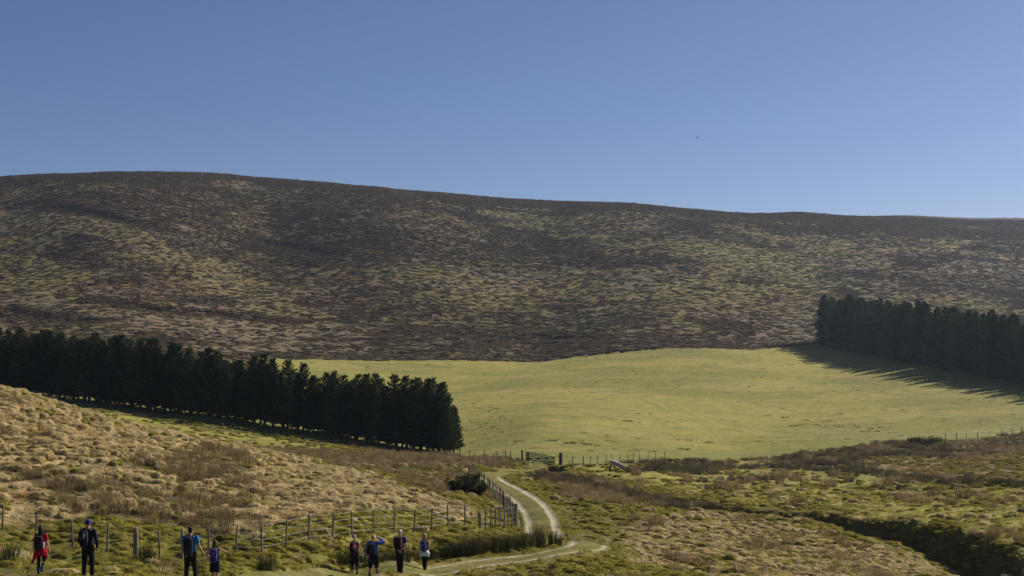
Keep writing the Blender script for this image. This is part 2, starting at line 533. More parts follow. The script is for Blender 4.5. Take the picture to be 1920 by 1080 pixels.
def cover_colour(x, y, z, zn):
    """what grows (or lies bare) at each spot"""
    nA = fbm(x, y, 60, 4, 101); nB = fbm(x, y, 14, 4, 107); nC = fbm(x, y, 2.5, 3, 113); nD = fbm(x, y, 120, 3, 127); nE = fbm(x, y, 30, 4, 131)
    px = 960 + F * x / np.maximum(y, 8); py = HORIZON - F * z / np.maximum(y, 8)
    one = np.ones_like(x)
    # mossy rough grass
    c = np.array([0.125, 0.118, 0.028])[None] * one[:, None]
    c = mixc(c, (0.20, 0.18, 0.045), sstep(0.42, 0.62, nB))
    c = mixc(c, (0.060, 0.060, 0.020), sstep(0.54, 0.72, nC) * 0.8)
    c = mixc(c, (0.16, 0.125, 0.06), sstep(0.5, 0.66, fbm(x, y, 9, 3, 137)) * 0.6)
    mead = mixc(np.array([0.25, 0.225, 0.058])[None] * one[:, None], (0.19, 0.175, 0.045), sstep(0.42, 0.65, nC))
    wt = (np.maximum(zn['meadow'] * 0.9, zn['strip'] * 0.9))[:, None]
    c = c * (1 - wt) + mead * wt
    # dry grass hillside
    tan = mixc(np.array([0.36, 0.265, 0.135])[None] * one[:, None], (0.23, 0.17, 0.08), sstep(0.4, 0.65, nC))
    tan = mixc(tan, (0.13, 0.125, 0.035), sstep(0.52, 0.66, nB) * 0.75)
    for k, w in (('tan', 1.0), ('tanr', 0.85), ('tanr2', 0.55)):
        wt = (zn[k] * w)[:, None]
        c = c * (1 - wt) + tan * wt
    rush = mixc(np.array([0.105, 0.082, 0.045])[None] * one[:, None], (0.065, 0.058, 0.030), sstep(0.4, 0.65, nC))
    for k, w in (('rush', 0.9), ('heath', 0.9), ('drain', 0.9), ('edge', 0.75)):
        wt = (zn[k] * w)[:, None]
        c = c * (1 - wt) + rush * wt
    # bare peat in the gully sides
    for ln, wid in ((GULLY, 2.2), (DITCH, 1.3)):
        d, s, f = line_dist(x, y, ln, 6)
        c = mixc(c, (0.085, 0.075, 0.032), (1 - sstep(wid * 0.5, wid * 1.1, d + (nC - .5) * 2)) * 0.8 * sstep(0, .1, f))
    # pasture
    fld = mixc(np.array([0.25, 0.226, 0.060])[None] * one[:, None], (0.19, 0.182, 0.050), sstep(0.38, 0.62, nE))
    strk = fbm(x * 0.25 + y * 0.1, y * 0.9, 5, 4, 151)
    fld = mixc(fld, (0.30, 0.25, 0.095), sstep(0.46, 0.70, strk) * 0.45)
    fld = mixc(fld, (0.15, 0.16, 0.045), sstep(0.55, 0.75, fbm(x, y, 3.5, 3, 157)) * 0.5)
    fld = mixc(fld, (0.155, 0.17, 0.05), (1 - sstep(0, 38, y - np.interp(px, B0X, B0Y))) * 0.55)      # damp, greener foot of the slope
    sp = polyline([pick(1905, 700), pick(1868, 745), pick(1838, 780), pick(1845, 812)], 8)               # trodden sheep path
    d, s, f = line_dist(x, y, sp, 6)
    fld = mixc(fld, (0.15, 0.13, 0.055), (1 - sstep(0.12, 0.5, d)) * 0.7 * sstep(0.35, .55, nB))
    for pts in ([(1470, 690), (1590, 712), (1720, 745)], [(1270, 720), (1400, 745), (1560, 790)], [(1000, 700), (1150, 730), (1300, 790)], [(900, 800), (1010, 820), (1150, 838)]):
        d, s, f = line_dist(x, y, polyline([pick(*p) for p in pts], 10), 6)
        fld = mixc(fld, (0.14, 0.13, 0.045), (1 - sstep(0.2, 0.9, d)) * 0.5 * sstep(0.45, .6, nB))
    wt = zn['field'][:, None]
    c = c * (1 - wt) + fld * wt
    # moor: heather, pale bent grass, bilberry and moss greens
    mo = mixc(np.array([0.090, 0.065, 0.046])[None] * one[:, None], (0.052, 0.040, 0.033), sstep(0.40, 0.58, nE))
    mo = mixc(mo, (0.135, 0.104, 0.055), sstep(0.51, 0.60, nA) * 0.9)
    mo = mixc(mo, (0.118, 0.104, 0.038), sstep(0.54, 0.63, fbm(x, y, 42, 4, 163)) * 0.85)
    mo = mixc(mo, (0.110, 0.094, 0.068), sstep(0.54, 0.64, fbm(x, y, 24, 4, 167)) * 0.75)
    mo = mixc(mo, (0.12, 0.068, 0.034), sstep(0.66, 0.74, fbm(x, y, 18, 3, 171)) * 0.6)
    mo = mo * (0.45 + 1.1 * fbm(x, y, 2.2, 3, 173))[:, None]
    mo = mo * np.array([[1.02, 0.97, 0.92]]) * (0.80 + 0.45 * sstep(0.35, 0.65, nD))[:, None]
    for pol, col, w in (([(0, 385), (120, 392), (260, 425), (330, 460), (420, 500), (560, 560), (640, 610), (560, 620), (420, 560), (280, 480), (140, 430), (0, 420)], (0.155, 0.125, 0.062), 0.75),
                        ([(0, 470), (90, 480), (170, 520), (120, 545), (0, 530)], (0.155, 0.130, 0.05), 0.8),
                        ([(880, 395), (1000, 400), (1150, 440), (1290, 460), (1480, 480), (1560, 500), (1400, 500), (1200, 470), (1020, 430), (900, 410)], (0.135, 0.125, 0.045), 0.7),
                        ([(1280, 465), (1420, 470), (1620, 540), (1760, 560), (1900, 575), (1900, 600), (1700, 575), (1520, 540), (1380, 500)], (0.140, 0.130, 0.050), 0.65),
                        ([(1730, 440), (1830, 445), (1850, 465), (1760, 462)], (0.16, 0.135, 0.045), 0.9),
                        ([(60, 355), (300, 345), (420, 380), (300, 405), (100, 380)], (0.105, 0.066, 0.050), 0.7),
                        ([(250, 580), (500, 605), (700, 620), (700, 660), (400, 660), (200, 610)], (0.165, 0.13, 0.085), 0.6),
                        ([(0, 545), (200, 570), (420, 600), (600, 640), (420, 640), (180, 600), (0, 580)], (0.145, 0.115, 0.085), 0.5),
                        ([(1500, 600), (1290, 590), (1380, 560), (1540, 565)], (0.13, 0.085, 0.045), 0.6)):
        qx = px + (nB - .5) * 90; qy = py + (nE - .5) * 40
        k = (poly_in(qx, qy, pol) & (zn['moor'] > 0)).astype(float) * min(1.0, w * 1.3) * sstep(0.32, 0.50, nB * 0.5 + fbm(x, y, 5, 3, 181) * 0.5)
        mo = mixc(mo, col, k)
    ridge = np.interp(px, [0, 200, 370, 700, 950, 1180, 1380, 1920], [331, 321, 322, 350, 372, 380, 398, 407])
    mo = mixc(mo, (0.050, 0.038, 0.033), (1 - sstep(8, 22, py - ridge + (nE - .5) * 20)) * 0.8)           # tall heather along the ridge
    for ln in SCARPS:
        d, s, f = line_dist(x, y, ln, 14)
        mo = mixc(mo, (0.040, 0.033, 0.030), (1 - sstep(4, 11, d)) * 0.75)
    b1 = np.interp(px, B1X, B1Y)
    mo = mixc(mo, (0.085, 0.072, 0.050), (1 - sstep(0, 16, y - b1)) * 0.7)
    wt = zn['moor'][:, None]
    c = c * (1 - wt) + mo * wt
    return np.clip(c, 0.005, 0.9)


def build_ground():
    th = np.concatenate([np.linspace(-math.pi, -0.56, 46, endpoint=False), np.linspace(-0.56, -0.40, 40, endpoint=False),
                         np.linspace(-0.40, 0.40, 1000), np.linspace(0.40, 0.56, 41)[1:], np.linspace(0.56, math.pi, 47)[1:-1]])
    rr = np.concatenate([np.linspace(1.5, 36, 18, endpoint=False), np.exp(np.linspace(math.log(36), math.log(260), 470, endpoint=False)),
                         np.exp(np.linspace(math.log(260), math.log(1120), 330, endpoint=False)), np.exp(np.linspace(math.log(1120), math.log(2600), 14))])
    nt, nr = len(th), len(rr)
    TT, RR = np.meshgrid(th, rr)
    x = (np.sin(TT) * RR).ravel(); y = (np.cos(TT) * RR).ravel()
    z = land(x, y)
    zn = zones(x, y, z)
    col = cover_colour(x, y, z, zn)
    v = np.stack([x, y, z], 1)
    v = np.vstack([v, [[0, 0, -1.66]]])
    col = np.vstack([col, col[:1]])
    i = np.arange(nr - 1)[:, None] * nt; j = np.arange(nt)[None]; j2 = (j + 1) % nt
    q = np.stack([i + j, i + j2, i + nt + j2, i + nt + j], -1).reshape(-1, 4)
    q = q[:, ::-1]
    m = mesh_np('ground', v, q, 4, smooth=True)
    # the little cap under the camera
    bmx = bmesh.new(); bmx.from_mesh(m); bmx.verts.ensure_lookup_table()
    c0 = bmx.verts[len(v) - 1]
    for k in range(nt):
        f = bmx.faces.new((c0, bmx.verts[(k + 1) % nt], bmx.verts[k])); f.smooth = True
    bmx.to_mesh(m); bmx.free()
    at_ = m.color_attributes.new('veg', 'FLOAT_COLOR', 'POINT')
    at_.data.foreach_set('color', np.concatenate([col, np.ones((len(col), 1))], 1).astype(np.float32).ravel())
    o = obj('ground', m, ground_mat())
    tag(o, 'rolling rough grass, pasture and heather moor rising to a long ridge', 'terrain', kind='structure')
    return o


ground = build_ground()


# ------------------------------------------------------------------ the cart track with its two pale wheel ruts
def gz(x, y):
    return land(np.atleast_1d(np.asarray(x, float)), np.atleast_1d(np.asarray(y, float)))


def build_track():
    line = polyline(TRACK[::3], 0.35)
    d = np.gradient(line, axis=0); d /= np.linalg.norm(d, axis=1)[:, None]
    nrm = np.stack([-d[:, 1], d[:, 0]], 1)
    offs = np.linspace(-1.3, 1.3, 27)
    X = line[:, None, 0] + nrm[:, None, 0] * offs[None]; Y = line[:, None, 1] + nrm[:, None, 1] * offs[None]
    Z = land(X, Y, bed=False)
    e = np.abs(offs) / 1.3
    lift = 0.035 - 0.17 * sstep(0.78, 1.0, e)
    rutd = np.exp(-((np.abs(offs) - 0.72) / 0.20) ** 2)
    Z = Z + lift[None] - 0.05 * rutd[None] + 0.05 * (fbm(X.ravel(), Y.ravel(), 0.6, 3, 301).reshape(X.shape) - 0.5)
    nr, nc = X.shape
    i = np.arange(nr - 1)[:, None] * nc; j = np.arange(nc - 1)[None]
    q = np.stack([i + j, i + j + 1, i + nc + j + 1, i + nc + j], -1).reshape(-1, 4)[:, ::-1]
    m = mesh_np('track', np.stack([X, Y, Z], -1).reshape(-1, 3), q, 4, True)
    x = X.ravel(); y = Y.ravel()
    o = np.tile(offs, nr)
    wob = (fbm(x, y, 2.0, 3, 311) - 0.5) * 0.35
    rut = np.exp(-((np.abs(o + wob * 0.5) - 0.72) / 0.21) ** 2)
    s = np.repeat(np.linspace(0, 1, nr), nc)
    # well worn beyond the bend, half overgrown on the near stretch, grass again by the gate
    beyond = (np.repeat(np.arange(nr), nc) > np.argmin(np.hypot(line[:, 0] - at(1108, 70)[0], line[:, 1] - 70)))
    k_near = 0.66 * sstep(at(560, 1)[0] * 55, at(900, 1)[0] * 60, x)
    worn = np.where(beyond, 1.0 - 0.9 * sstep(113, 121, y), k_near)
    worn = np.where(y < 52, 0.06, worn)
    rut = np.clip(rut * worn * (0.55 + 0.9 * fbm(x, y, 0.9, 3, 317)), 0, 1)
    rut = np.where(np.abs(o) < 0.3, rut * 0.5, rut)
    grass = mixc(np.array([0.125, 0.125, 0.034])[None] * np.ones((len(x), 1)), (0.17, 0.15, 0.055), sstep(0.4, 0.65, fbm(x, y, 1.6, 3, 321)))
    col = mixc(grass, (0.40, 0.35, 0.265), sstep(0.22, 0.75, rut))
    a_ = m.color_attributes.new('veg', 'FLOAT_COLOR', 'POINT')
    a_.data.foreach_set('color', np.concatenate([col, np.ones((len(col), 1))], 1).astype(np.float32).ravel())
    t = obj('track', m, ground.data.materials[0])
    tag(t, 'grassy cart track with two pale stony wheel ruts bending round to the gate', 'track', kind='structure')
    return t


track = build_track()


# ------------------------------------------------------------------ blades, tufts and scattered cover
def blade_mesh(name, nb, r, h, w, lean, droop, seed, wind=(0, 0), hvar=0.35, inner=0.5, mat=None):
    g = np.random.default_rng(seed)
    V, Fc, B = [], [], []
    for k in range(nb):
        a = g.uniform(0, 2 * math.pi); rr = r * g.uniform(0, 1) ** inner
        bx, by = rr * math.cos(a), rr * math.sin(a)
        oa = a + g.normal(0, 0.5)
        hh = h * (1 + hvar * g.uniform(-1, 0.6)) * (1 - 0.25 * (rr / max(r, 1e-3)) ** 2)
        ln = lean * g.uniform(0.3, 1.2) * (0.35 + 0.65 * rr / max(r, 1e-3))
        ox, oy = math.cos(oa) * ln + wind[0] * g.uniform(0.5, 1.3), math.sin(oa) * ln + wind[1] * g.uniform(0.5, 1.3)
        ta = g.uniform(0, math.pi)
        tx, ty = math.cos(ta) * w * 0.5, math.sin(ta) * w * 0.5
        c = g.uniform(0, 1)
        i0 = len(V)
        for t, ww in ((0.0, 0.9), (0.55, 1.0), (1.0, 0.0)):
            x = bx + ox * hh * t ** 1.7; y = by + oy * hh * t ** 1.7; z = hh * (t - droop * t * t) - 0.04 * (t == 0)
            if ww > 0:
                V.append((x - tx * ww, y - ty * ww, z)); V.append((x + tx * ww, y + ty * ww, z)); B += [0.55 * c + 0.45 * t * c, 0.55 * c + 0.45 * t]
            else:
                V.append((x, y, z)); B.append(0.4 * c + 0.6)
        Fc += [(i0, i0 + 1, i0 + 3), (i0, i0 + 3, i0 + 2), (i0 + 2, i0 + 3, i0 + 4)]
    m = mesh_np(name, V, Fc, 3, False)
    at_ = m.attributes.new('bl', 'FLOAT', 'POINT')
    at_.data.foreach_set('value', np.array(B, dtype=np.float32))
    if mat:
        m.materials.append(mat)
    return m


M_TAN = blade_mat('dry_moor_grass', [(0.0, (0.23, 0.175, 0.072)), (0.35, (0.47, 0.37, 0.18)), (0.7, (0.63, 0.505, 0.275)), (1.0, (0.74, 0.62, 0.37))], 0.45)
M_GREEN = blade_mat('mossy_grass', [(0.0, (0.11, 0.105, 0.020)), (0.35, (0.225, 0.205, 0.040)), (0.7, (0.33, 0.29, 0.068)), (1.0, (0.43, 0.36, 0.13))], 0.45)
M_RUSHB = blade_mat('brown_rush', [(0.0, (0.085, 0.066, 0.026)), (0.35, (0.175, 0.128, 0.060)), (0.7, (0.27, 0.20, 0.105)), (1.0, (0.40, 0.31, 0.18))], 0.4)
M_RUSHG = blade_mat('green_rush', [(0.0, (0.030, 0.034, 0.014)), (0.5, (0.058, 0.062, 0.024)), (0.85, (0.10, 0.088, 0.045)), (1.0, (0.18, 0.14, 0.08))], 0.25)
M_RUSHD = blade_mat('dark_rush', [(0.0, (0.045, 0.042, 0.024)), (0.5, (0.092, 0.080, 0.046)), (0.85, (0.155, 0.13, 0.082)), (1.0, (0.25, 0.205, 0.13))], 0.3)
M_HEATH = blade_mat('heather', [(0.0, (0.075, 0.054, 0.038)), (0.5, (0.145, 0.106, 0.072)), (0.85, (0.215, 0.165, 0.10)), (1.0, (0.30, 0.24, 0.14))], 0.5)
M_PAST = blade_mat('pasture_tufts', [(0.0, (0.15, 0.145, 0.036)), (0.5, (0.23, 0.21, 0.056)), (1.0, (0.31, 0.26, 0.085))], 0.4)
M_BENT = blade_mat('pale_bent_grass', [(0.0, (0.10, 0.085, 0.048)), (0.5, (0.17, 0.14, 0.082)), (1.0, (0.26, 0.21, 0.13))], 0.5)


def mound_mesh(name, r, h, seed, nb, bl, w, wind, mat, lump=0.16):
    """a grown hummock: a lumpy dome of matted stems with blades combed over it"""
    g = np.random.default_rng(seed)
    nlat, nlon = 6, 15
    V, Fc, B = [], [], []
    ph0 = g.uniform(0, 6.28, 6)
    def rad(a, t):
        return 1 + lump * (math.sin(2 * a + ph0[0]) * 0.6 + math.sin(3 * a + ph0[1] + 2 * t) * 0.6 + math.sin(5 * a + ph0[2] + 4 * t) * 0.5)
    def P(a, t):                       # t: 0 rim .. 1 top
        e = t * math.pi / 2
        k = r * math.cos(e) ** 0.75 * rad(a, t)
        return np.array([k * math.cos(a) + wind[0] * r * t * 0.6, k * math.sin(a) + wind[1] * r * t * 0.6, h * math.sin(e) ** 0.9 * (1 + lump * math.sin(a + ph0[3]) * (1 - t)) - 0.06 * (t == 0)])
    for i in range(nlat):
        for j in range(nlon):
            V.append(P(6.283 * j / nlon + g.normal(0, .04), i / nlat) + g.normal(0, 0.03 * r, 3) * (i > 0)); B.append(g.uniform(0.25, 0.75))
    V.append(P(0, 1.0)); B.append(0.6)
    for i in range(nlat - 1):
        for j in range(nlon):
            j2 = (j + 1) % nlon
            a, b, c, d = i * nlon + j, i * nlon + j2, (i + 1) * nlon + j2, (i + 1) * nlon + j
            Fc += [(a, b, c), (a, c, d)]
    for j in range(nlon):
        Fc.append(((nlat - 1) * nlon + j, (nlat - 1) * nlon + (j + 1) % nlon, nlat * nlon))
    nd = len(Fc)
    for k in range(nb):
        a = g.uniform(0, 6.28); t0 = g.uniform(0.15, 0.98)
        p0 = P(a, t0); t1 = max(0.0, t0 - bl / h * g.uniform(0.2, 0.6)); p1 = P(a + g.normal(0, .2), t1)
        out = np.array([math.cos(a), math.sin(a), 0.35]) * 0.05 * g.uniform(0.3, 1.6)
        d = p1 - p0; n_ = np.linalg.norm(d) + 1e-6
        d = d / n_ * bl * g.uniform(0.6, 1.3) + np.array([wind[0], wind[1], 0]) * bl * 0.5
        tng = np.array([-math.sin(a), math.cos(a), g.normal(0, .3)]) * w * 0.5
        i = len(V); c = g.uniform(0, 1)
        m_ = p0 + d * 0.5 + out * 1.3
        V += [p0 - tng, p0 + tng, m_ - tng * 0.8, m_ + tng * 0.8, p0 + d + out]; B += [c, c, c, c, min(1, c + .2)]
        Fc += [(i, i + 1, i + 3), (i, i + 3, i + 2), (i + 2, i + 3, i + 4)]
    m = mesh_np(name, V, Fc, 3, True)
    at_ = m.attributes.new('bl', 'FLOAT', 'POINT')
    at_.data.foreach_set('value', np.array(B, dtype=np.float32))
    m.materials.append(mat)
    return m


def scatter(name, label, cat, protos, x, y, scl, sclz=None, sink=0.03, z=None, long=1.0, swing=3.14):
    if z is None:
        z = gz(x, y)
    n_ = len(x)
    g = np.random.default_rng(len(name) * 31 + n_)
    me = bpy.data.meshes.new(name)
    me.vertices.add(n_)
    me.vertices.foreach_set('co', np.stack([x, y, z - sink], 1).astype(np.float32).ravel())
    s3 = np.stack([scl * long, scl, scl if sclz is None else sclz], 1)
    for an, tp, dat, key in (('scl', 'FLOAT_VECTOR', s3, 'vector'), ('rot', 'FLOAT_VECTOR', np.stack([g.normal(0, .08, n_), g.normal(0, .08, n_), g.uniform(-swing, swing, n_)], 1), 'vector'),
                             ('idx', 'INT', g.integers(0, len(protos), n_), 'value')):
        a_ = me.attributes.new(an, tp, 'POINT')
        a_.data.foreach_set(key, np.ascontiguousarray(dat.astype(np.int32 if tp == 'INT' else np.float32)).ravel())
    o = bpy.data.objects.new(name, me)
    COL.objects.link(o)
    col = bpy.data.collections.new(name + '_kinds')
    for k, pm in enumerate(protos):
        po = bpy.data.objects.new('%s_plant_%d' % (name, k), pm)
        col.objects.link(po)
    ng = bpy.data.node_groups.new(name, 'GeometryNodeTree')
    ng.interface.new_socket('Geometry', in_out='INPUT', socket_type='NodeSocketGeometry')
    ng.interface.new_socket('Geometry', in_out='OUTPUT', socket_type='NodeSocketGeometry')
    N, L = ng.nodes, ng.links
    gi = N.new('NodeGroupInput'); go = N.new('NodeGroupOutput')
    ci = N.new('GeometryNodeCollectionInfo')
    ci.inputs['Collection'].default_value = col
    ci.inputs['Separate Children'].default_value = True
    ci.inputs['Reset Children'].default_value = True
    ip = N.new('GeometryNodeInstanceOnPoints')
    ip.inputs['Pick Instance'].default_value = True

    def named(an, tp):
        q = N.new('GeometryNodeInputNamedAttribute'); q.data_type = tp; q.inputs['Name'].default_value = an
        return q.outputs['Attribute']
    er = N.new('FunctionNodeEulerToRotation')
    L.new(named('rot', 'FLOAT_VECTOR'), er.inputs[0])
    L.new(gi.outputs[0], ip.inputs['Points']); L.new(ci.outputs[0], ip.inputs['Instance'])
    L.new(named('idx', 'INT'), ip.inputs['Instance Index']); L.new(er.outputs[0], ip.inputs['Rotation']); L.new(named('scl', 'FLOAT_VECTOR'), ip.inputs['Scale'])
    L.new(ip.outputs[0], go.inputs[0])
    md = o.modifiers.new('plants', 'NODES'); md.node_group = ng
    tag(o, label, cat, kind='stuff')
    return o


def spots(y0, y1, dens, u=0.45, seed=1):
    g = np.random.default_rng(seed)
    n_ = int(dens * u * (y1 * y1 - y0 * y0))
    Y = np.sqrt(g.uniform(y0 * y0, y1 * y1, n_)); U = g.uniform(-u, u, n_)
    x = U * Y
    return x, Y, g


def build_cover():
    wd = (-0.35, -0.10)
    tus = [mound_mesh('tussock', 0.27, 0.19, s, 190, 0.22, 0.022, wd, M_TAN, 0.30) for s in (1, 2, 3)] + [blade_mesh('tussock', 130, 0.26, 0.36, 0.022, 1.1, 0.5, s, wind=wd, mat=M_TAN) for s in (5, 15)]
    hum = [mound_mesh('hummock', 0.27, 0.14, s, 130, 0.13, 0.018, (-0.2, -0.1), M_GREEN, 0.30) for s in (6, 7, 8, 9)]
    grn = [blade_mesh('tuft', 46, 0.20, 0.17, 0.024, 0.9, 0.35, s, mat=M_GREEN) for s in (4, 5, 6)]
    rsb = [blade_mesh('rush', 70, 0.30, 0.72, 0.016, 0.45, 0.06, s, wind=(-0.25, 0), mat=M_RUSHB) for s in (7, 8, 9)]
    hth = [mound_mesh('heather', 0.62, 0.40, s, 80, 0.28, 0.06, (0, 0), M_HEATH, 0.32) for s in (10, 11, 12)]
    bnt = [mound_mesh('bent', 0.55, 0.42, s, 60, 0.35, 0.05, (-0.2, 0), M_BENT, 0.22) for s in (13, 14)]
    # dry tussocks
    x, y, g = spots(42, 130, 7.5, seed=21)
    z = gz(x, y); zn = zones(x, y, z); td = track_d(x, y)[0]
    cl = fbm(x, y, 3.0, 3, 401); big = fbm(x, y, 9, 3, 403)
    p = zn['tan'] * (1 - 0.6 * zn['rush']) * np.where(big > 0.62, 0.3, 1.0) * sstep(0.2, 0.45, cl) * 0.8 + zn['tanr'] * 1.0 * sstep(0.2, 0.45, cl) + zn['tanr2'] * 0.3
    p = np.maximum(p, zn['near'] * (1 - zn['tan']) * 0.04 * (cl > 0.5))
    k = (g.uniform(0, 1, len(x)) < p) & (td > 2.0)
    sc = g.uniform(0.5, 1.3, k.sum()) ** 1.4 * np.where(zn['tanr'][k] + zn['tanr2'][k] > 0, 0.66, 1.0)
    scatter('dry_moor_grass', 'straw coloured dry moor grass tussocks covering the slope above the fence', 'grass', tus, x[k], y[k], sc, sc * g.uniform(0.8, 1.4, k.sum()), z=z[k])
    # mossy hummocks and short green grass
    x, y, g = spots(40, 128, 8.0, seed=22)
    z = gz(x, y); zn = zones(x, y, z); td = track_d(x, y)[0]
    cl = fbm(x, y, 1.4, 3, 411)
    gd = line_dist(x, y, GULLY, 5)[0]
    other = np.maximum.reduce([zn['tan'], zn['rush'], zn['heath'], zn['drain'], zn['tanr'] * .95])
    p = zn['near'] * (1 - 0.8 * other) * sstep(0.25, 0.55, cl) * np.where(gd < 1.6, 0.7, 0.9) * (td > 1.15) * (1 - 0.8 * zn['meadow']) * np.where((y > 70) & (x > 3), 0.55, 1.0)
    k = g.uniform(0, 1, len(x)) < p
    sc = g.uniform(0.45, 1.25, k.sum()) * np.where(td[k] < 1.6, 0.45, np.where(td[k] < 2.4, 0.65, 1.0))
    scatter('mossy_hummock_grass', 'yellow green mossy grass hummocks on the verges and boggy ground', 'grass', hum, x[k], y[k], sc, sc * g.uniform(0.6, 1.35, k.sum()), z=z[k])
    x, y, g = spots(40, 128, 7.0, seed=28)
    z = gz(x, y); zn = zones(x, y, z); td = track_d(x, y)[0]
    p = zn['near'] * (1 - 0.85 * np.maximum.reduce([zn['tan'], zn['rush'], zn['heath'], zn['drain']])) * 0.6
    p = np.where(td < 1.9, 0.95 * (np.abs(td - 0.72) > 0.26), p)
    k = g.uniform(0, 1, len(x)) < p
    sc = g.uniform(0.55, 1.2, k.sum()) * np.where(td[k] < 1.2, 0.55, 1.0)
    scatter('short_grass', 'short green grass blades along the track and between the hummocks', 'grass', grn, x[k], y[k], sc, z=z[k] + np.where(td[k] < 1.3, 0.13, 0))
    x, y, g = spots(128, 205, 1.3, seed=23)
    z = gz(x, y); zn = zones(x, y, z)
    k = g.uniform(0, 1, len(x)) < zn['near'] * (1 - np.maximum(zn['heath'], zn['edge'])) * sstep(0.35, 0.6, fbm(x, y, 3, 3, 421)) * 0.8 * (1 - 0.75 * np.maximum(zn['meadow'], zn['strip']))
    scatter('rough_grass', 'rough grass beyond the bend and before the spruces', 'grass', hum, x[k], y[k], g.uniform(0.8, 1.9, k.sum()), g.uniform(.9, 1.8, k.sum()), z=z[k])
    # rush beds and the brown heath round the stream
    x, y, g = spots(46, 225, 2.6, seed=24)
    z = gz(x, y); zn = zones(x, y, z); td = track_d(x, y)[0]
    cl = fbm(x, y, 4.0, 3, 431)
    p = np.maximum.reduce([zn['rush'] * 0.62 * sstep(0.28, 0.5, cl), zn['heath'] * 0.5 * sstep(.25, .5, cl), zn['drain'] * 0.7, zn['edge'] * 0.75 * sstep(0.35, 0.55, cl), zn['tanr2'] * 0.30 * sstep(0.4, 0.55, cl),
                           zn['tanr'] * 0.5 * sstep(0.63, 0.70, cl), zn['tan'] * 0.55 * sstep(0.62, 0.7, cl), zn['near'] * 0.35 * sstep(0.68, 0.75, cl)])
    k = (g.uniform(0, 1, len(x)) < p) & (td > 2.2)
    sc = g.uniform(0.6, 1.2, k.sum()) * np.where(zn['rush'][k] > 0, 1.05, 0.75)
    scatter('brown_rushes', 'beds of wind bent brown rushes on the wet slope and along the stream', 'rushes', rsb, x[k], y[k], sc * 1.1, sc * 0.95, z=z[k])
    # darker rushes in bands along the wet field edge and the side stream
    rsg = [blade_mesh('dark_rush', 70, 0.34, 0.70, 0.022, 0.45, 0.06, s, wind=(-0.15, 0), mat=M_RUSHD) for s in (61, 62, 63)]
    x, y, g = spots(95, 225, 2.2, seed=30)
    z = gz(x, y); zn = zones(x, y, z)
    cl = fbm(x, y, 5.0, 3, 451)
    p = zn['edge'] * sstep(0.44, 0.57, cl) * np.where(F * x / y + 960 < 1770, 0.75, 0.2)
    for pts, wid in (([(1240, 884), (1330, 880), (1440, 876), (1560, 868), (1690, 852)], 2.2), ([(1500, 878), (1600, 886), (1690, 897), (1800, 906), (1930, 914)], 1.8), ([(1020, 895), (1120, 915), (1230, 935), (1330, 955)], 2.0),
                     ([(1330, 905), (1470, 900), (1590, 905)], 1.2)):
        d = line_dist(x, y, polyline([pick(*q) for q in pts], 6), 6)[0]
        p = np.maximum(p, 0.75 * (1 - sstep(wid * 0.5, wid * 1.4, d + (cl - .5) * 5)) * zn['near'])
    k = g.uniform(0, 1, len(x)) < p
    scatter('dark_rushes', 'dark bands of rushes along the pasture edge and the side stream', 'rushes', rsg, x[k], y[k], g.uniform(0.6, 1.3, k.sum()), g.uniform(.5, 1.15, k.sum()), z=z[k])
    # grass tufts left by the sheep in the pasture
    fld = [mound_mesh('pasture_tuft', 0.42, 0.11, s, 60, 0.16, 0.03, (-0.2, 0), M_PAST, 0.3) for s in (51, 52)]
    x, y, g = spots(165, 440, 0.32, 0.40, seed=29)
    z = gz(x, y); zn = zones(x, y, z)
    cl = fbm(x, y, 7, 3, 441)
    k = g.uniform(0, 1, len(x)) < zn['field'] * 0.35 * sstep(0.45, 0.62, cl)
    scatter('pasture_grass', 'cropped yellow green pasture grass with uneven tufts', 'grass', fld, x[k], y[k], g.uniform(0.4, 1.2, k.sum()), g.uniform(.15, .5, k.sum()), z=z[k], long=1.5, swing=0.6)
    # the moor: heather where the ground cover is dark, bent grass where it is pale
    x, y, g = spots(330, 1010, 0.72, 0.40, seed=25)
    z = gz(x, y); zn = zones(x, y, z)
    lum = cover_colour(x, y, z, zn) @ np.array([0.35, 0.55, 0.1])
    dark = 1 - sstep(0.050, 0.105, lum)
    for ln in SCARPS:
        dark = np.maximum(dark, 1.2 * (1 - sstep(3, 9, line_dist(x, y, ln, 12)[0])))
    k = g.uniform(0, 1, len(x)) < zn['moor'] * (0.85 * dark)
    scatter('heather', 'dark heather covering the hillside up to the ridge', 'heather', hth, x[k], y[k], g.uniform(0.3, 1.0, k.sum()) ** 1.5 * 1.8, g.uniform(.22, .62, k.sum()), z=z[k], long=2.1, swing=0.45)
    k = g.uniform(0, 1, len(x)) < zn['moor'] * 0.26 * (1 - dark)
    k |= (g.uniform(0, 1, len(x)) < 0.5 * (zn['moor'] > 0) * (np.abs(y - np.interp(960 + F * x / y, B1X, B1Y) - 6) < 7))
    scatter('pale_bent_grass', 'grey brown bent grass in streaks across the moor', 'grass', bnt, x[k], y[k], g.uniform(0.5, 1.5, k.sum()), g.uniform(.25, .6, k.sum()), z=z[k], long=2.6, swing=0.4)


build_cover()


# ------------------------------------------------------------------ spruce shelter belts
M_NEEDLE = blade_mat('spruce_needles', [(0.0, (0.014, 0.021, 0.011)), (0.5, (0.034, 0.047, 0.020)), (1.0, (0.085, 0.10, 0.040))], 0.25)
M_BARK = simple_mat('spruce_bark', (0.045, 0.035, 0.028), (0.09, 0.07, 0.055), 6, 0.95, 0.5)


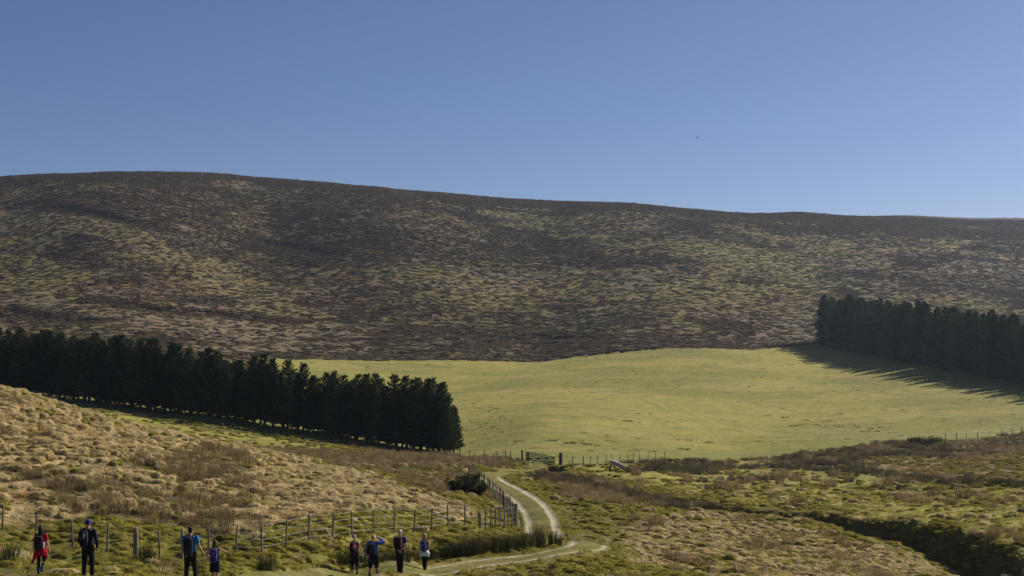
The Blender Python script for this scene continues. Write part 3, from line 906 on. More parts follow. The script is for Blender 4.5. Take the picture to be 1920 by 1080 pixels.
def ring_tube(pts, radii, seg=8, cap=True):
    """tube along points; returns verts, faces"""
    pts = [Vector(p) for p in pts]
    V, Fc = [], []
    up = Vector((0, 0, 1))
    for k, p in enumerate(pts):
        a = pts[max(k - 1, 0)]; b = pts[min(k + 1, len(pts) - 1)]
        d = (b - a).normalized()
        ref = up if abs(d.z) < 0.9 else Vector((0, 1, 0))
        s = d.cross(ref).normalized(); t = s.cross(d).normalized()
        for q in range(seg):
            an = 2 * math.pi * q / seg
            V.append(p + (s * math.cos(an) + t * math.sin(an)) * radii[k])
    for k in range(len(pts) - 1):
        for q in range(seg):
            q2 = (q + 1) % seg
            Fc.append((k * seg + q, k * seg + q2, (k + 1) * seg + q2, (k + 1) * seg + q))
    if cap:
        Fc.append(tuple(range(seg))[::-1])
        Fc.append(tuple((len(pts) - 1) * seg + q for q in range(seg)))
    return V, Fc


def join(parts):
    V, Fc = [], []
    for v, f in parts:
        o = len(V)
        V += list(v); Fc += [tuple(i + o for i in q) for q in f]
    return V, Fc


def make_spruce(seed, H, Rm, clear):
    g = np.random.default_rng(seed)
    bend = (g.normal(0, 0.12), g.normal(0, 0.12))
    tp = [(bend[0] * t * t, bend[1] * t * t, H * t - 0.4 * (t == 0)) for t in np.linspace(0, 1, 8)]
    tr = [0.155 * (1 - 0.93 * t) + 0.06 * (t == 0) for t in np.linspace(0, 1, 8)]
    parts = [ring_tube(tp, tr, 8)]
    for k in range(10):             # dead lower twigs
        zz = g.uniform(0.8, clear + 1.0); a = g.uniform(0, 6.28); l = g.uniform(0.4, 1.0)
        parts.append(ring_tube([(0, 0, zz), (math.cos(a) * l, math.sin(a) * l, zz - 0.1 * l)], [0.025, 0.008], 4))
    trunk = mesh_py('trunk', *join(parts))
    trunk.materials.append(M_BARK)
    V, Fc, B = [], [], []

    def tri(p, q, r, c):
        i = len(V); V.extend([p, q, r]); Fc.append((i, i + 1, i + 2)); B.extend([c, c, min(1, c + 0.15)])
    z = clear
    while z < H * 0.985:
        f = (z - clear) / (H - clear)
        Lb = Rm * ((1 - f) ** 0.62) * (0.62 + 0.38 * min(1, f * 6 + 0.35))
        nb = 7 if f < 0.7 else 5
        a0 = g.uniform(0, 6.28)
        for k in range(nb):
            a = a0 + 6.283 * k / nb + g.normal(0, 0.22)
            L_ = Lb * g.uniform(0.62, 1.15) + 0.10
            el = (-0.30 + 0.95 * f) + g.normal(0, 0.10)
            ca, sa = math.cos(a), math.sin(a)
            base = np.array([bend[0] * (z / H) ** 2, bend[1] * (z / H) ** 2, z + g.normal(0, 0.06)])
            ns = max(4, int(L_ * 7))
            c0 = g.uniform(0, 0.7)
            for s in range(ns):
                t = (s + 0.7) / ns
                p = base + np.array([ca, sa, 0]) * L_ * t + np.array([0, 0, L_ * (math.sin(el) * t + 0.22 * t * t)])
                sz = (0.46 - 0.20 * t) * g.uniform(0.75, 1.25) * (0.62 + 0.38 * min(1, Lb))
                for sd in (-1, 1):
                    fa = a + sd * g.uniform(0.5, 1.1)
                    dv = np.array([math.cos(fa), math.sin(fa), g.uniform(-0.35, 0.12)]) * sz
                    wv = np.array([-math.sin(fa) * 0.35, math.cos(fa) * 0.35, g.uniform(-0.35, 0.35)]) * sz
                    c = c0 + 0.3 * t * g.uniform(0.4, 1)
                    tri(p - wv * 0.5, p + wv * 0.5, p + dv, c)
                hv = np.array([g.normal(0, 0.08), g.normal(0, 0.08), -0.30]) * g.uniform(0.7, 1.3)
                wv = np.array([ca, sa, 0]) * 0.14
                tri(p - wv, p + wv, p + hv, c0)
            tip = base + np.array([ca, sa, 0]) * L_ * 1.1 + np.array([0, 0, L_ * (math.sin(el) + 0.30)])
            wv = np.array([-sa, ca, 0]) * 0.09
            q = base + np.array([ca, sa, 0]) * L_ * 0.8 + np.array([0, 0, L_ * (math.sin(el) * .8 + 0.14)])
            tri(q - wv, q + wv, tip, min(1, c0 + 0.3))
        z += (0.30 + 0.10 * (1 - f)) * g.uniform(0.8, 1.2)
    top = np.array([bend[0], bend[1], H])
    for k in range(8):
        a = g.uniform(0, 6.28); zz = H - g.uniform(0.0, 0.7)
        p = np.array([bend[0], bend[1], zz])
        tri(p + [0.03, 0, -0.1], p + [-0.03, 0.02, -0.1], p + np.array([math.cos(a) * 0.22, math.sin(a) * 0.22, 0.22]), 0.5)
    tri(top + [0.05, 0, -0.8], top + [-0.05, 0, -0.8], top + [0, 0, 0.3], 0.5)
    crown = mesh_np('crown', V, Fc, 3, False)
    at_ = crown.attributes.new('bl', 'FLOAT', 'POINT')
    at_.data.foreach_set('value', np.array(B, dtype=np.float32))
    crown.materials.append(M_NEEDLE)
    return trunk, crown


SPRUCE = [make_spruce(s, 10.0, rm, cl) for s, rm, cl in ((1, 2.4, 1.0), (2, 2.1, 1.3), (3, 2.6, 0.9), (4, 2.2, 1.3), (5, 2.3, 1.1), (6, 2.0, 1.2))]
SPRUCE_T = [make_spruce(s, 10.0, rm, cl) for s, rm, cl in ((11, 2.2, 0.5), (12, 2.0, 0.4), (13, 2.4, 0.6))]


def plant_tree(kinds, k, x, y, z, h, rz, label, group, wide=1.0):
    tr, cr = kinds[k]
    e = empty('spruce_tree', (x, y, z), rz)
    s = h / 10.0
    e.scale = (s * wide, s * wide, s)
    e.rotation_euler = (random.gauss(0, .012), random.gauss(0, .012), rz)
    tag(e, label, 'tree', group)
    obj('trunk', tr, None, e)
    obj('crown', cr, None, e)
    return e


def build_trees():
    # belt from the dry slope down to the fence corner
    a = np.array(at(-45, 237)); b = np.array(at(824, 190.2))
    L_ = np.linalg.norm(b - a); d = (b - a) / L_; nrm = np.array([-d[1], d[0]])
    if nrm[1] < 0:
        nrm = -nrm
    pos, hh, lab = [], [], []
    n1 = int(L_ / 1.75)
    prof_x = [-45, 0, 60, 150, 230, 290, 310, 400, 480, 560, 620, 720, 770, 810, 838]
    prof_h = [10.4, 10.4, 10.1, 10.0, 10.2, 10.4, 9.8, 9.8, 9.9, 9.2, 8.4, 9.0, 9.6, 9.4, 8.6]
    for row in range(3):
        for i in range(n1 + 1):
            if row == 2 and i % 2:
                continue
            p = a + d * (L_ * (i + 0.5 * (row % 2)) / n1 + random.gauss(0, .25)) + nrm * (row * 2.1 + random.gauss(0, .25))
            if row and i >= n1 - 1 + 0 and row == 2:
                continue
            pxx = 960 + F * p[0] / p[1]
            h = np.interp(pxx, prof_x, prof_h) * (random.uniform(0.84, 1.10) if random.random() > 0.07 else random.uniform(0.62, 0.82))
            if i == n1 and row == 0:
                h *= 0.93
            pos.append(p); hh.append(h); lab.append(row)
    for q, h in (((843, 188.2), 7.6), ((850, 189.6), 6.2), ((838, 187.2), 6.8)):      # lower trees rounding off the end
        pos.append(np.array(at(*q))); hh.append(h); lab.append(3)
    pos = np.array(pos)
    zz = gz(pos[:, 0], pos[:, 1])
    for i in range(len(pos)):
        plant_tree(SPRUCE, random.randrange(6), pos[i, 0], pos[i, 1], zz[i], hh[i], random.uniform(0, 6.28),
                   ['dark spruce with bare lower trunk in the shelter belt below the dry grass slope', 'dark spruce in the middle line of the shelter belt below the dry grass slope',
                    'dark spruce in the pasture side line of the shelter belt below the dry slope',
                    'shorter spruce rounding off the shelter belt beside the pasture fence corner'][lab[i]],
                   ['spruces on the slope side of the shelter belt', 'spruces within the shelter belt', 'spruces on the pasture side of the shelter belt', 'shorter spruces at the belt end'][lab[i]], random.uniform(0.95, 1.2))
    # plantation at the head of the pasture
    pos, hh, lab = [], [], []
    for row in range(3):
        n2 = 54
        for i in range(n2):
            t = i / (n2 - 1)
            Y = 470 - 205 * t
            X = np.interp(Y, [265, 300, 385, 470], [110.5, 109.5, 106.0, 102.5]) + row * 3.3 + random.gauss(0, .5)
            pos.append((X, Y + random.gauss(0, .7) + row * 1.6)); hh.append(random.uniform(12.6, 16.4) * (0.93 if i == 0 else 1) * np.interp(Y, [265, 300, 470], [0.88, 0.90, 1.0])); lab.append(row)
    pos = np.array(pos)
    zz = gz(pos[:, 0], pos[:, 1])
    for i in range(len(pos)):
        plant_tree(SPRUCE_T, random.randrange(3), pos[i, 0], pos[i, 1], zz[i], hh[i], random.uniform(0, 6.28),
                   'end spruce of the plantation where the pasture meets the heather' if i == 0 else 'tall dark spruce of the plantation edge shading the pasture' if lab[i] == 0 else 'tall dark spruce standing deeper in the plantation beside the pasture',
                   None if i == 0 else 'spruces along the plantation edge' if lab[i] == 0 else 'spruces deeper in the plantation', random.uniform(0.95, 1.15))


build_trees()


# ------------------------------------------------------------------ fences, gate, log
M_POST = simple_mat('weathered_post', (0.11, 0.09, 0.07), (0.27, 0.23, 0.18), 9, 0.9, 0.5)
M_POSTD = simple_mat('dark_old_post', (0.05, 0.042, 0.034), (0.12, 0.10, 0.08), 9, 0.9, 0.5)
M_WIRE = simple_mat('galvanised_wire', (0.30, 0.30, 0.30), (0.46, 0.46, 0.45), 30, 0.45, 0.05, 0.5)


def post_mesh(name, r, h, seed, seg=9, mat=None, square=False):
    g = np.random.default_rng(seed)
    V, Fc = [], []
    zs = [-0.35, 0.0, h * 0.35, h * 0.7, h - r * 0.35, h]
    rs = [r * 1.03, r * 1.05, r, r * 0.97, r * 0.94, r * 0.62]
    for z, rr in zip(zs, rs):
        for q in range(seg):
            a = 6.283 * q / seg
            k = rr * (1 + g.normal(0, .05))
            if square:
                k *= 1.0 / max(abs(math.cos(a)), abs(math.sin(a))) * 0.9
            V.append((k * math.cos(a) + 0.01 * z * g.normal(), k * math.sin(a), z + (g.normal(0, r * .12) if z == h else 0)))
    for k in range(len(zs) - 1):
        for q in range(seg):
            q2 = (q + 1) % seg
            Fc.append((k * seg + q, k * seg + q2, (k + 1) * seg + q2, (k + 1) * seg + q))
    Fc.append(tuple((len(zs) - 1) * seg + q for q in range(seg)))
    m = mesh_py(name, V, Fc, False)
    m.materials.append(mat or M_POST)
    return m


POST_STAKE = [post_mesh('post', 0.042, 1.0, s) for s in (1, 2, 3)]
POST_STRAINER = post_mesh('post', 0.095, 1.0, 5, 11)
POST_DARK = [post_mesh('post', 0.055, 1.0, s, 9, M_POSTD) for s in (6, 7)]


def fence(label, pts, heights, strands, wire_r=0.0045, kinds=None, tilt=0.03, sag=0.03, span=None):
    """pts: world xy of every post; kinds: '' stake, 's' strainer, 'd' dark stake, 'l' leaning"""
    pts = np.array(pts); z = gz(pts[:, 0], pts[:, 1])
    c = len(pts) // 2
    o0 = Vector((pts[c, 0], pts[c, 1], z[c]))
    f = empty('wire_fence', o0)
    tag(f, label, 'fence')
    tops = []
    for i, (x, y) in enumerate(pts):
        k = kinds[i] if kinds else ''
        h = heights[i] if hasattr(heights, '__len__') else heights
        me = POST_STRAINER if k == 's' else random.choice(POST_DARK) if k == 'd' else random.choice(POST_STAKE)
        p = obj('strainer_post' if k == 's' else 'post', me, None, f, Vector((x, y, z[i])) - o0)
        tx, ty = random.gauss(0, tilt), random.gauss(0, tilt)
        if k == 'l':
            ty = 0.45
        p.rotation_euler = (tx, ty, random.uniform(0, 6.28) if k != 'l' else 0)
        hh = h * random.uniform(0.95, 1.05)
        p.scale = (1, 1, hh)
        tops.append(hh)
    for s in strands:
        parts = []
        P_, Rr = [], []
        for i in range(len(pts)):
            if span is not None and not (span[0] <= i <= span[1]):
                continue
            a = Vector((pts[i, 0], pts[i, 1] - 0.05, z[i] + s * heights_at(heights, i))) - o0
            P_.append(a); Rr.append(wire_r)
            if i + 1 < len(pts) and (span is None or i + 1 <= span[1]):
                b = Vector((pts[i + 1, 0], pts[i + 1, 1] - 0.05, z[i + 1] + s * heights_at(heights, i + 1))) - o0
                P_.append((a + b) / 2 - Vector((0, 0, sag * random.uniform(0.3, 1)))); Rr.append(wire_r)
        v, fc = ring_tube(P_, Rr, 4)
        obj('wire', mesh_py('wire', v, fc, False), M_WIRE, f)
    return f


def heights_at(h, i):
    return h[i] if hasattr(h, '__len__') else h


ROAD = [(-60, 60.5), (5, 59.2), (67, 58), (137, 56.7), (201, 55.5), (254, 54.7), (300, 54), (342, 54.1), (391, 54.5), (442, 55.2), (491, 56), (536, 57.4), (579, 59), (623, 60.9),
        (661, 63), (701, 64.5), (739, 66), (776, 67.7), (809, 69.5), (840, 70.8), (872, 72.2), (901, 73.5), (910, 75), (919.5, 76), (929, 77), (937.5, 78), (945.5, 79), (952.5, 79.8), (960, 80.6), (966.5, 81.2)]
fence('wire fence with thin wooden posts between the walkers and the dry grass slope', [at(*p) for p in ROAD], 1.2,
      (0.25, 0.48, 0.72, 0.96), 0.0036, ['s' if p[0] in (254, 901) else '' for p in ROAD], span=None)
LANE = []
for t in np.linspace(0, 1, 29):
    LANE.append((np.interp(t, [0, .25, .55, .8, 1], [967, 951, 925, 902, 880]), np.interp(t, [0, .25, .55, .8, 1], [82.5, 88, 97, 105.5, 113])))
fence('close set paling posts of the fence running beside the wheel ruts', [at(*p) for p in LANE], 1.15, (0.25, 0.5, 0.75, 0.95), 0.005,
      ['s' if i in (0, 28) else 'd' if i == 9 else '' for i in range(29)])
HEATHF = [(838, 141), (851, 142), (862, 143), (885, 141), (898, 140), (910, 141.5), (925, 139), (934, 141)]
fence('pale stakes standing in the brown heath below the spruces', [at(*p) for p in HEATHF], 0.95, (0.5, 0.92), 0.005, tilt=0.06)
FLD = [(862, 178), (881, 175.5), (890, 174.5), (908, 172.5), (933, 170), (947, 169), (958, 168)]
fence('dark posts along the pasture edge between the last spruce and the gate', [at(*p) for p in FLD], [1.0, 1.0, .8, 1.05, 1.0, 1.0, 1.0], (0.45, 0.9), 0.005, ['d'] * 7, tilt=0.05)
FLD2 = [(1065, 163.5), (1074, 163.8), (1094, 164.5), (1107, 165.3), (1121, 166), (1135, 166.8), (1149, 167.5), (1162, 168.2), (1178, 169), (1188, 169.5), (1200, 170.2), (1215, 171), (1229, 172), (1246, 173)]
fence('dark and pale posts along the pasture edge beyond the stout gatepost', [at(*p) for p in FLD2], [0.65, 0.95, 1.1] + [1.0] * 11, (0.55, 0.9), 0.003, ['l', 'd', 'd'] + [''] * 11, tilt=0.07)
FLD3 = [(1773, 205), (1793, 206), (1812, 207.5), (1833, 209), (1856, 210.5), (1878, 212), (1898, 213.5), (1916, 215), (1940, 217), (1965, 219)]
fence('row of posts on the pasture edge where the sheep path ends', [at(*p) for p in FLD3], 1.1, (0.5, 0.92), 0.003, ['d', 'd', '', 'd', '', 'd', '', 'd', '', 'd'], tilt=0.05)
MOORF = [(px_, np.interp(px_, B1X, B1Y) + 1.5) for px_ in np.arange(492, 1420, 23.0)]
fence('long moor fence along the foot of the heather above the pasture', [at(*p) for p in MOORF], 1.2, (0.5, 0.92), 0.003, ['d'] * len(MOORF), tilt=0.06)

M_GATE = simple_mat('old_gate_timber', (0.045, 0.040, 0.034), (0.11, 0.10, 0.085), 7, 0.9, 0.4)


def beam(name, a, b, w, h, parent, mat, o0):
    a = Vector(a); b = Vector(b); d = (b - a); L_ = d.length; d.normalize()
    s = d.cross(Vector((0, 0, 1))).normalized() * w / 2; t = s.cross(d).normalized() * h / 2
    V = []
    for p, k in ((a, 1), (a + d * 0.02, 1.04), (b - d * 0.02, 1.04), (b, 1)):
        V += [p + (s + t) * k - o0, p + (s - t) * k - o0, p - (s + t) * k - o0, p - (s - t) * k - o0]
    Fc = [(3, 2, 1, 0), (12, 13, 14, 15)]
    for k in range(3):
        for q in range(4):
            Fc.append((k * 4 + q, k * 4 + (q + 1) % 4, k * 4 + 4 + (q + 1) % 4, k * 4 + 4 + q))
    return obj(name, mesh_py(name, V, Fc, False), mat, parent)


def build_gate():
    A_ = at(984, 167.2); B_ = at(1041, 164.6)
    za, zb = gz(*A_)[0], gz(*B_)[0]
    o0 = Vector((A_[0], A_[1], za))
    g = empty('field_gate', o0)
    tag(g, 'sagging dark timber field gate at the end of the track', 'gate')

    def P(t, h):
        return (A_[0] + (B_[0] - A_[0]) * t, A_[1] + (B_[1] - A_[1]) * t, za + (zb - za) * t + h)
    for k in range(5):
        beam('rail', P(0, 0.22 + 0.22 * k), P(1, 0.10 + 0.17 * k), 0.045, 0.10, g, M_GATE, o0)
    for t in (0.01, 0.99):
        beam('stile', P(t, 0.12 if t < .5 else 0.02), P(t, 1.2 if t < .5 else 0.86), 0.06, 0.10, g, M_GATE, o0)
    beam('brace', (P(0.02, 0.25)[0], P(0.02, 0)[1] - 0.06, P(0.02, 0.25)[2]), (P(0.97, 0)[0], P(.97, 0)[1] - 0.06, P(.97, 0.72)[2]), 0.04, 0.08, g, M_GATE, o0)
    gp = post_mesh('gate_post', 0.13, 1.25, 21, 10, M_POSTD)
    for px_, Y, sx, sz, lab in ((979.5, 167.6, 0.9, 1.0, 'thin dark gatepost where the field fence meets the sagging gate'), (990, 167.0, 1.0, 0.95, 'dark hanging post carrying the sagging timber gate'),
                                (1051, 164.0, 1.55, 1.15, 'stout dark gatepost standing past the free end of the sagging gate')):
        p = at(px_, Y)
        o = obj('gate_post', gp if sx != 1.0 else gp.copy(), None, None, (p[0], p[1], gz(*p)[0]), (0.02, -0.02, px_))
        o.scale = (sx, sx, sz)
        tag(o, lab, 'post')


build_gate()


def build_log():
    m_log = simple_mat('bleached_log', (0.26, 0.225, 0.18), (0.50, 0.45, 0.37), 5, 0.85, 0.7, bumpd=0.03)
    a = np.array(at(1148, 157)); b = np.array(at(1181, 150.2))
    za, zb = gz(*a)[0], gz(*b)[0]
    o0 = Vector((b[0], b[1], zb))
    A_ = Vector((a[0], a[1], za + 0.72)); B_ = Vector((b[0], b[1], zb + 0.10))
    g = np.random.default_rng(4)
    n_ = 12; seg = 14
    d = (B_ - A_).normalized(); s = d.cross(Vector((0, 0, 1))).normalized(); t = s.cross(d)
    V, Fc = [], []
    for k in range(n_):
        f = k / (n_ - 1)
        c = A_ + (B_ - A_) * f - o0 + t * 0.03 * math.sin(f * 7)
        for q in range(seg):
            an = 6.283 * q / seg
            r = (0.30 - 0.13 * f) * (1 + 0.08 * math.sin(3 * an + f * 4) + g.normal(0, .03))
            V.append(c + s * math.cos(an) * r + t * math.sin(an) * r)
    for k in range(n_ - 1):
        for q in range(seg):
            q2 = (q + 1) % seg
            Fc.append((k * seg + q, k * seg + q2, (k + 1) * seg + q2, (k + 1) * seg + q))
    Fc.append(tuple(range(seg))[::-1]); Fc.append(tuple((n_ - 1) * seg + q for q in range(seg)))
    e = empty('fallen_log', o0)
    tag(e, 'pale bleached fallen log propped at a slant on the grass by the field fence', 'log')
    obj('trunk', mesh_py('trunk', V, Fc, True), m_log, e)
    st, sf = join([ring_tube([A_ - o0 + d * .3, A_ - o0 + d * .25 - s * 0.2 - Vector((0, 0, .45)), A_ - o0 + d * .2 - s * 0.25 - Vector((0, 0, 1.1))], [0.14, 0.10, 0.07], 8),
                   ring_tube([A_ - o0 + d * .2, A_ - o0 + s * 0.25 - Vector((0, 0, .5)), A_ - o0 + s * 0.35 - Vector((0, 0, 1.1))], [0.14, 0.10, 0.07], 8)])
    obj('root_stub', mesh_py('root_stub', st, sf, True), M_POSTD, e)


build_log()


# ------------------------------------------------------------------ rush clumps one can pick out, and the shrubs
def build_clumps():
    bank = [blade_mesh('rush_clump', 110, 0.30, 0.80, 0.016, 0.40, 0.06, s, wind=(-0.1, -0.25), mat=M_RUSHG) for s in (31, 32, 33)]
    tall = [blade_mesh('rush_clump', 130, 0.24, 1.15, 0.015, 0.28, 0.02, s, mat=M_RUSHG) for s in (34, 35)]
    mead = [blade_mesh('rush_clump', 110, 0.40, 0.72, 0.020, 0.45, 0.05, s, mat=M_RUSHB) for s in (36, 37, 38)]
    dry = [blade_mesh('rush_clump', 60, 0.45, 0.36, 0.03, 0.6, 0.1, s, mat=(M_RUSHG, M_RUSHB)[s % 2]) for s in (39, 40, 41)]
    jobs = []
    g = np.random.default_rng(77)
    # foot of the cut bank by the path
    for i in range(20):
        px_ = 838 + i * 8.8 + g.normal(0, 2)
        row = np.interp(px_, [838, 920, 1010], [1046, 1034, 1022])
        xy = pick(px_, row - 3, land)
        jobs.append((random.choice(bank), xy, g.uniform(0.85, 1.25), 'dark green rush clump on the cut bank beside the grassy path', 'rush clumps on the cut bank'))
    for px_, row, s, lab in ((1012, 1027, 1.05, 'tall dark rush clump standing at the foot of the wheel ruts'), (1036, 1020, 0.85, 'smaller rush clump hiding the end of the outer wheel rut'),
                             (1047, 1022, .6, 'low rush clump on the turf just outside the bend')):
        jobs.append((random.choice(tall), pick(px_, row, land), s, lab, None))
    for px_, row, s in ((640, 1056, .9), (652, 1058, 1.0), (664, 1058, .9), (688, 1057, 1.0), (716, 1056, .9), (735, 1054, .9), (758, 1053, 1.0), (780, 1051, 1.0), (806, 1049, .9)):
        jobs.append((random.choice(bank), pick(px_, row, land), s, 'dark rush clump in the ditch behind the walkers on the path', 'rush clumps in the path ditch'))
    for px_, row, s in ((505, 1068, 1.0), (494, 1070, .8), (268, 1052, .9), (280, 1050, .7), (12, 1052, 1.0), (22, 1046, .8)):
        jobs.append((random.choice(bank), pick(px_, row, land), s, 'lone rush clump on the mossy verge below the wire fence', 'rush clumps on the verge'))
    # clumps across the wet meadow
    pts = [(1180, 885), (1195, 892), (1340, 887), (1335, 918), (1355, 917), (1405, 905), (1430, 900), (1455, 905), (1470, 895), (1490, 902), (1510, 903), (1530, 900), (1545, 914), (1560, 912), (1565, 893),
           (1590, 903), (1450, 933), (1500, 947), (1640, 912), (1660, 910), (1680, 905), (1700, 907), (1730, 900), (1750, 898), (1775, 902), (1700, 925), (1690, 938), (1715, 942), (1740, 944), (1755, 930),
           (1780, 946), (1800, 935), (1830, 930), (1850, 938), (1880, 944), (1835, 1000), (1850, 1010), (1870, 1008), (1905, 1005), (1915, 1020), (1200, 995), (1215, 1000), (1225, 985), (1420, 1022), (1445, 1028),
           (1465, 1032), (1480, 1020), (1260, 1052), (1285, 1056), (1310, 1062), (1330, 1066), (1385, 1072), (1275, 1075), (1575, 1020), (1590, 1026), (1620, 1030), (1300, 880), (1325, 878), (1290, 905), (1560, 870), (1600, 880)]
    for px_, row in pts:
        near_ = row > 975
        jobs.append((random.choice(mead), pick(px_ + g.normal(0, 4), row, land), g.uniform(.8, 1.35) * (0.8 if near_ else 1.15),
                     'brown rush clump on the dry slope before the shaded gully' if near_ and px_ < 1640 else 'brown rush clump scattered on the wet meadow past the gully',
                     'rush clumps before the gully' if near_ and px_ < 1640 else 'rush clumps on the wet meadow'))
    # dark tufts in the pasture
    pts = [(900, 768), (912, 770), (925, 769), (940, 779), (960, 776), (1045, 826), (1060, 829), (1072, 831), (1085, 832), (1100, 834), (1115, 835), (1140, 838), (1150, 840), (1183, 844), (1195, 845), (1225, 846), (1120, 718),
           (1290, 830), (1300, 835), (1310, 838), (1325, 832), (1275, 843), (1500, 797), (1512, 795), (1530, 796), (1545, 800), (1565, 798), (1575, 803), (1600, 799), (1612, 801), (1625, 804), (1635, 806), (1475, 784),
           (1605, 733), (1780, 717), (1800, 718), (1812, 716), (1840, 724), (1850, 726), (1895, 757), (1640, 825), (1590, 824), (1440, 780), (1330, 700), (1180, 790), (1250, 770), (1700, 770), (1110, 845), (1010, 842), (960, 830)]
    for px_, row in pts:
        jobs.append((random.choice(dry), pick(px_ + g.normal(0, 5), row + g.normal(0, 1.5), land), g.uniform(0.4, 1.3), 'low dark rush tuft growing in the smooth green pasture', 'rush tufts in the pasture'))
    xy = np.array([j[1] for j in jobs]); zz = gz(xy[:, 0], xy[:, 1])
    for (me, p, s, lab, grp), z in zip(jobs, zz):
        o = obj('rush_clump', me, None, None, (p[0], p[1], z - 0.03), (0, 0, random.uniform(0, 6.28)))
        if grp == 'rush tufts in the pasture':
            o.scale = (s * 1.7, s * 1.1, s * 0.8)
        else:
            o.scale = (s, s, s)
        tag(o, lab, 'rushes', grp)


build_clumps()

M_LEAF = blade_mat('shrub_leaf', [(0.0, (0.018, 0.022, 0.010)), (0.5, (0.038, 0.046, 0.020)), (1.0, (0.085, 0.085, 0.040))], 0.2)


def shrub(label, px_, Y, w, h, seed):
    g = np.random.default_rng(seed)
    x, y = at(px_, Y); z = gz(x, y)[0]
    e = empty('shrub', (x, y, z - 0.05))
    tag(e, label, 'shrub')
    parts = []; V, Fc, B = [], [], []
    for k in range(11):
        a = g.uniform(0, 6.28); l = g.uniform(0.5, 1.0)
        tip = np.array([math.cos(a) * w * 0.5 * l, math.sin(a) * w * 0.4 * l, h * g.uniform(0.55, 1.0)])
        mid = tip * np.array([0.45, 0.45, 0.55])
        parts.append(ring_tube([(0, 0, 0), tuple(mid), tuple(tip)], [0.05, 0.03, 0.01], 5))
        for j in range(80):
            t = g.uniform(0.25, 1.05)
            p = tip * t * np.array([1, 1, 1]) + g.normal(0, 0.17, 3) * np.array([w / 2, w / 2, h / 2])
            if p[2] < 0.05:
                continue
            u_ = g.normal(0, 1, 3); v_ = g.normal(0, 1, 3)
            u_ *= 0.09 / np.linalg.norm(u_); v_ *= 0.09 / np.linalg.norm(v_)
            i = len(V); V += [p - u_, p + u_, p + v_ * 1.4]; Fc.append((i, i + 1, i + 2)); c = g.uniform(0, 1); B += [c, c, c]
    obj('stem', mesh_py('stem', *join(parts)), M_BARK, e)
    m = mesh_np('foliage', V, Fc, 3, False)
    a_ = m.attributes.new('bl', 'FLOAT', 'POINT'); a_.data.foreach_set('value', np.array(B, dtype=np.float32))
    obj('foliage', m, M_LEAF, e)


shrub('dark bush pressed against the paling posts below the heath', 892, 98, 1.9, 1.15, 1)
shrub('dark leafy bush behind the fence at the edge of the dry grass', 866, 97, 2.2, 0.95, 2)
shrub('greener low bush at the upper end of the paling posts', 883, 106, 1.6, 0.9, 3)
shrub('grey green bush on the grass below the stout gatepost', 1044, 138, 1.9, 0.8, 4)
shrub('dark green bush on the wet ground at the pasture corner', 1738, 194, 4.2, 1.4, 5)
shrub('second dark bush beside the green bush at the pasture corner', 1716, 197, 3.0, 1.1, 6)


# ------------------------------------------------------------------ the walkers
def fabric(name, c, var=0.25, rough=0.9):
    return simple_mat(name, tuple(v * (1 - var) for v in c), tuple(v * (1 + var) for v in c), 14, rough, 0.5, 0.15)


M_SKIN = simple_mat('skin', (0.42, 0.24, 0.17), (0.52, 0.31, 0.22), 6, 0.6, 0.05, 0.3)
FAB = {k: fabric('cloth_' + k, c) for k, c in dict(
    red=(0.42, 0.012, 0.03), navy=(0.016, 0.018, 0.035), black=(0.012, 0.012, 0.015), blue=(0.015, 0.16, 0.48), royal=(0.02, 0.07, 0.42), purple=(0.075, 0.03, 0.16),
    plum=(0.045, 0.012, 0.032), violet=(0.06, 0.045, 0.26), charcoal=(0.022, 0.026, 0.028), white=(0.62, 0.68, 0.74), indigo=(0.03, 0.03, 0.16), cobalt=(0.03, 0.06, 0.22),
    pink=(0.62, 0.20, 0.25), grey=(0.30, 0.31, 0.32), boot=(0.035, 0.022, 0.015)).items()}
HAIRM = {k: fabric('hair_' + k, c, 0.35, 0.55) for k, c in dict(dark=(0.016, 0.010, 0.008), brown=(0.10, 0.062, 0.032), blonde=(0.36, 0.25, 0.12), grey=(0.32, 0.28, 0.25), white=(0.55, 0.52, 0.52), black=(0.01, 0.009, 0.009)).items()}
M_METAL = simple_mat('brushed_steel', (0.55, 0.56, 0.58), (0.70, 0.71, 0.73), 20, 0.3, 0.05, 0.6)
M_EYE = simple_mat('eye', (0.02, 0.015, 0.01), (0.04, 0.03, 0.02), 20, 0.2, 0.0, 0.5)
M_LIP = simple_mat('lip', (0.32, 0.12, 0.10), (0.38, 0.15, 0.12), 20, 0.5, 0.0, 0.3)


def limb(pts, radii, seg=12):
    """tapered limb with rounded ends"""
    P_ = [Vector(p) for p in pts]
    d0 = (P_[0] - P_[1]).normalized(); d1 = (P_[-1] - P_[-2]).normalized()
    r0, r1 = radii[0], radii[-1]
    pp = [P_[0] + d0 * r0 * 0.95, P_[0] + d0 * r0 * 0.6] + P_ + [P_[-1] + d1 * r1 * 0.6, P_[-1] + d1 * r1 * 0.95]
    rr = [r0 * 0.25, r0 * 0.8] + list(radii) + [r1 * 0.8, r1 * 0.25]
    return ring_tube(pp, rr, seg)


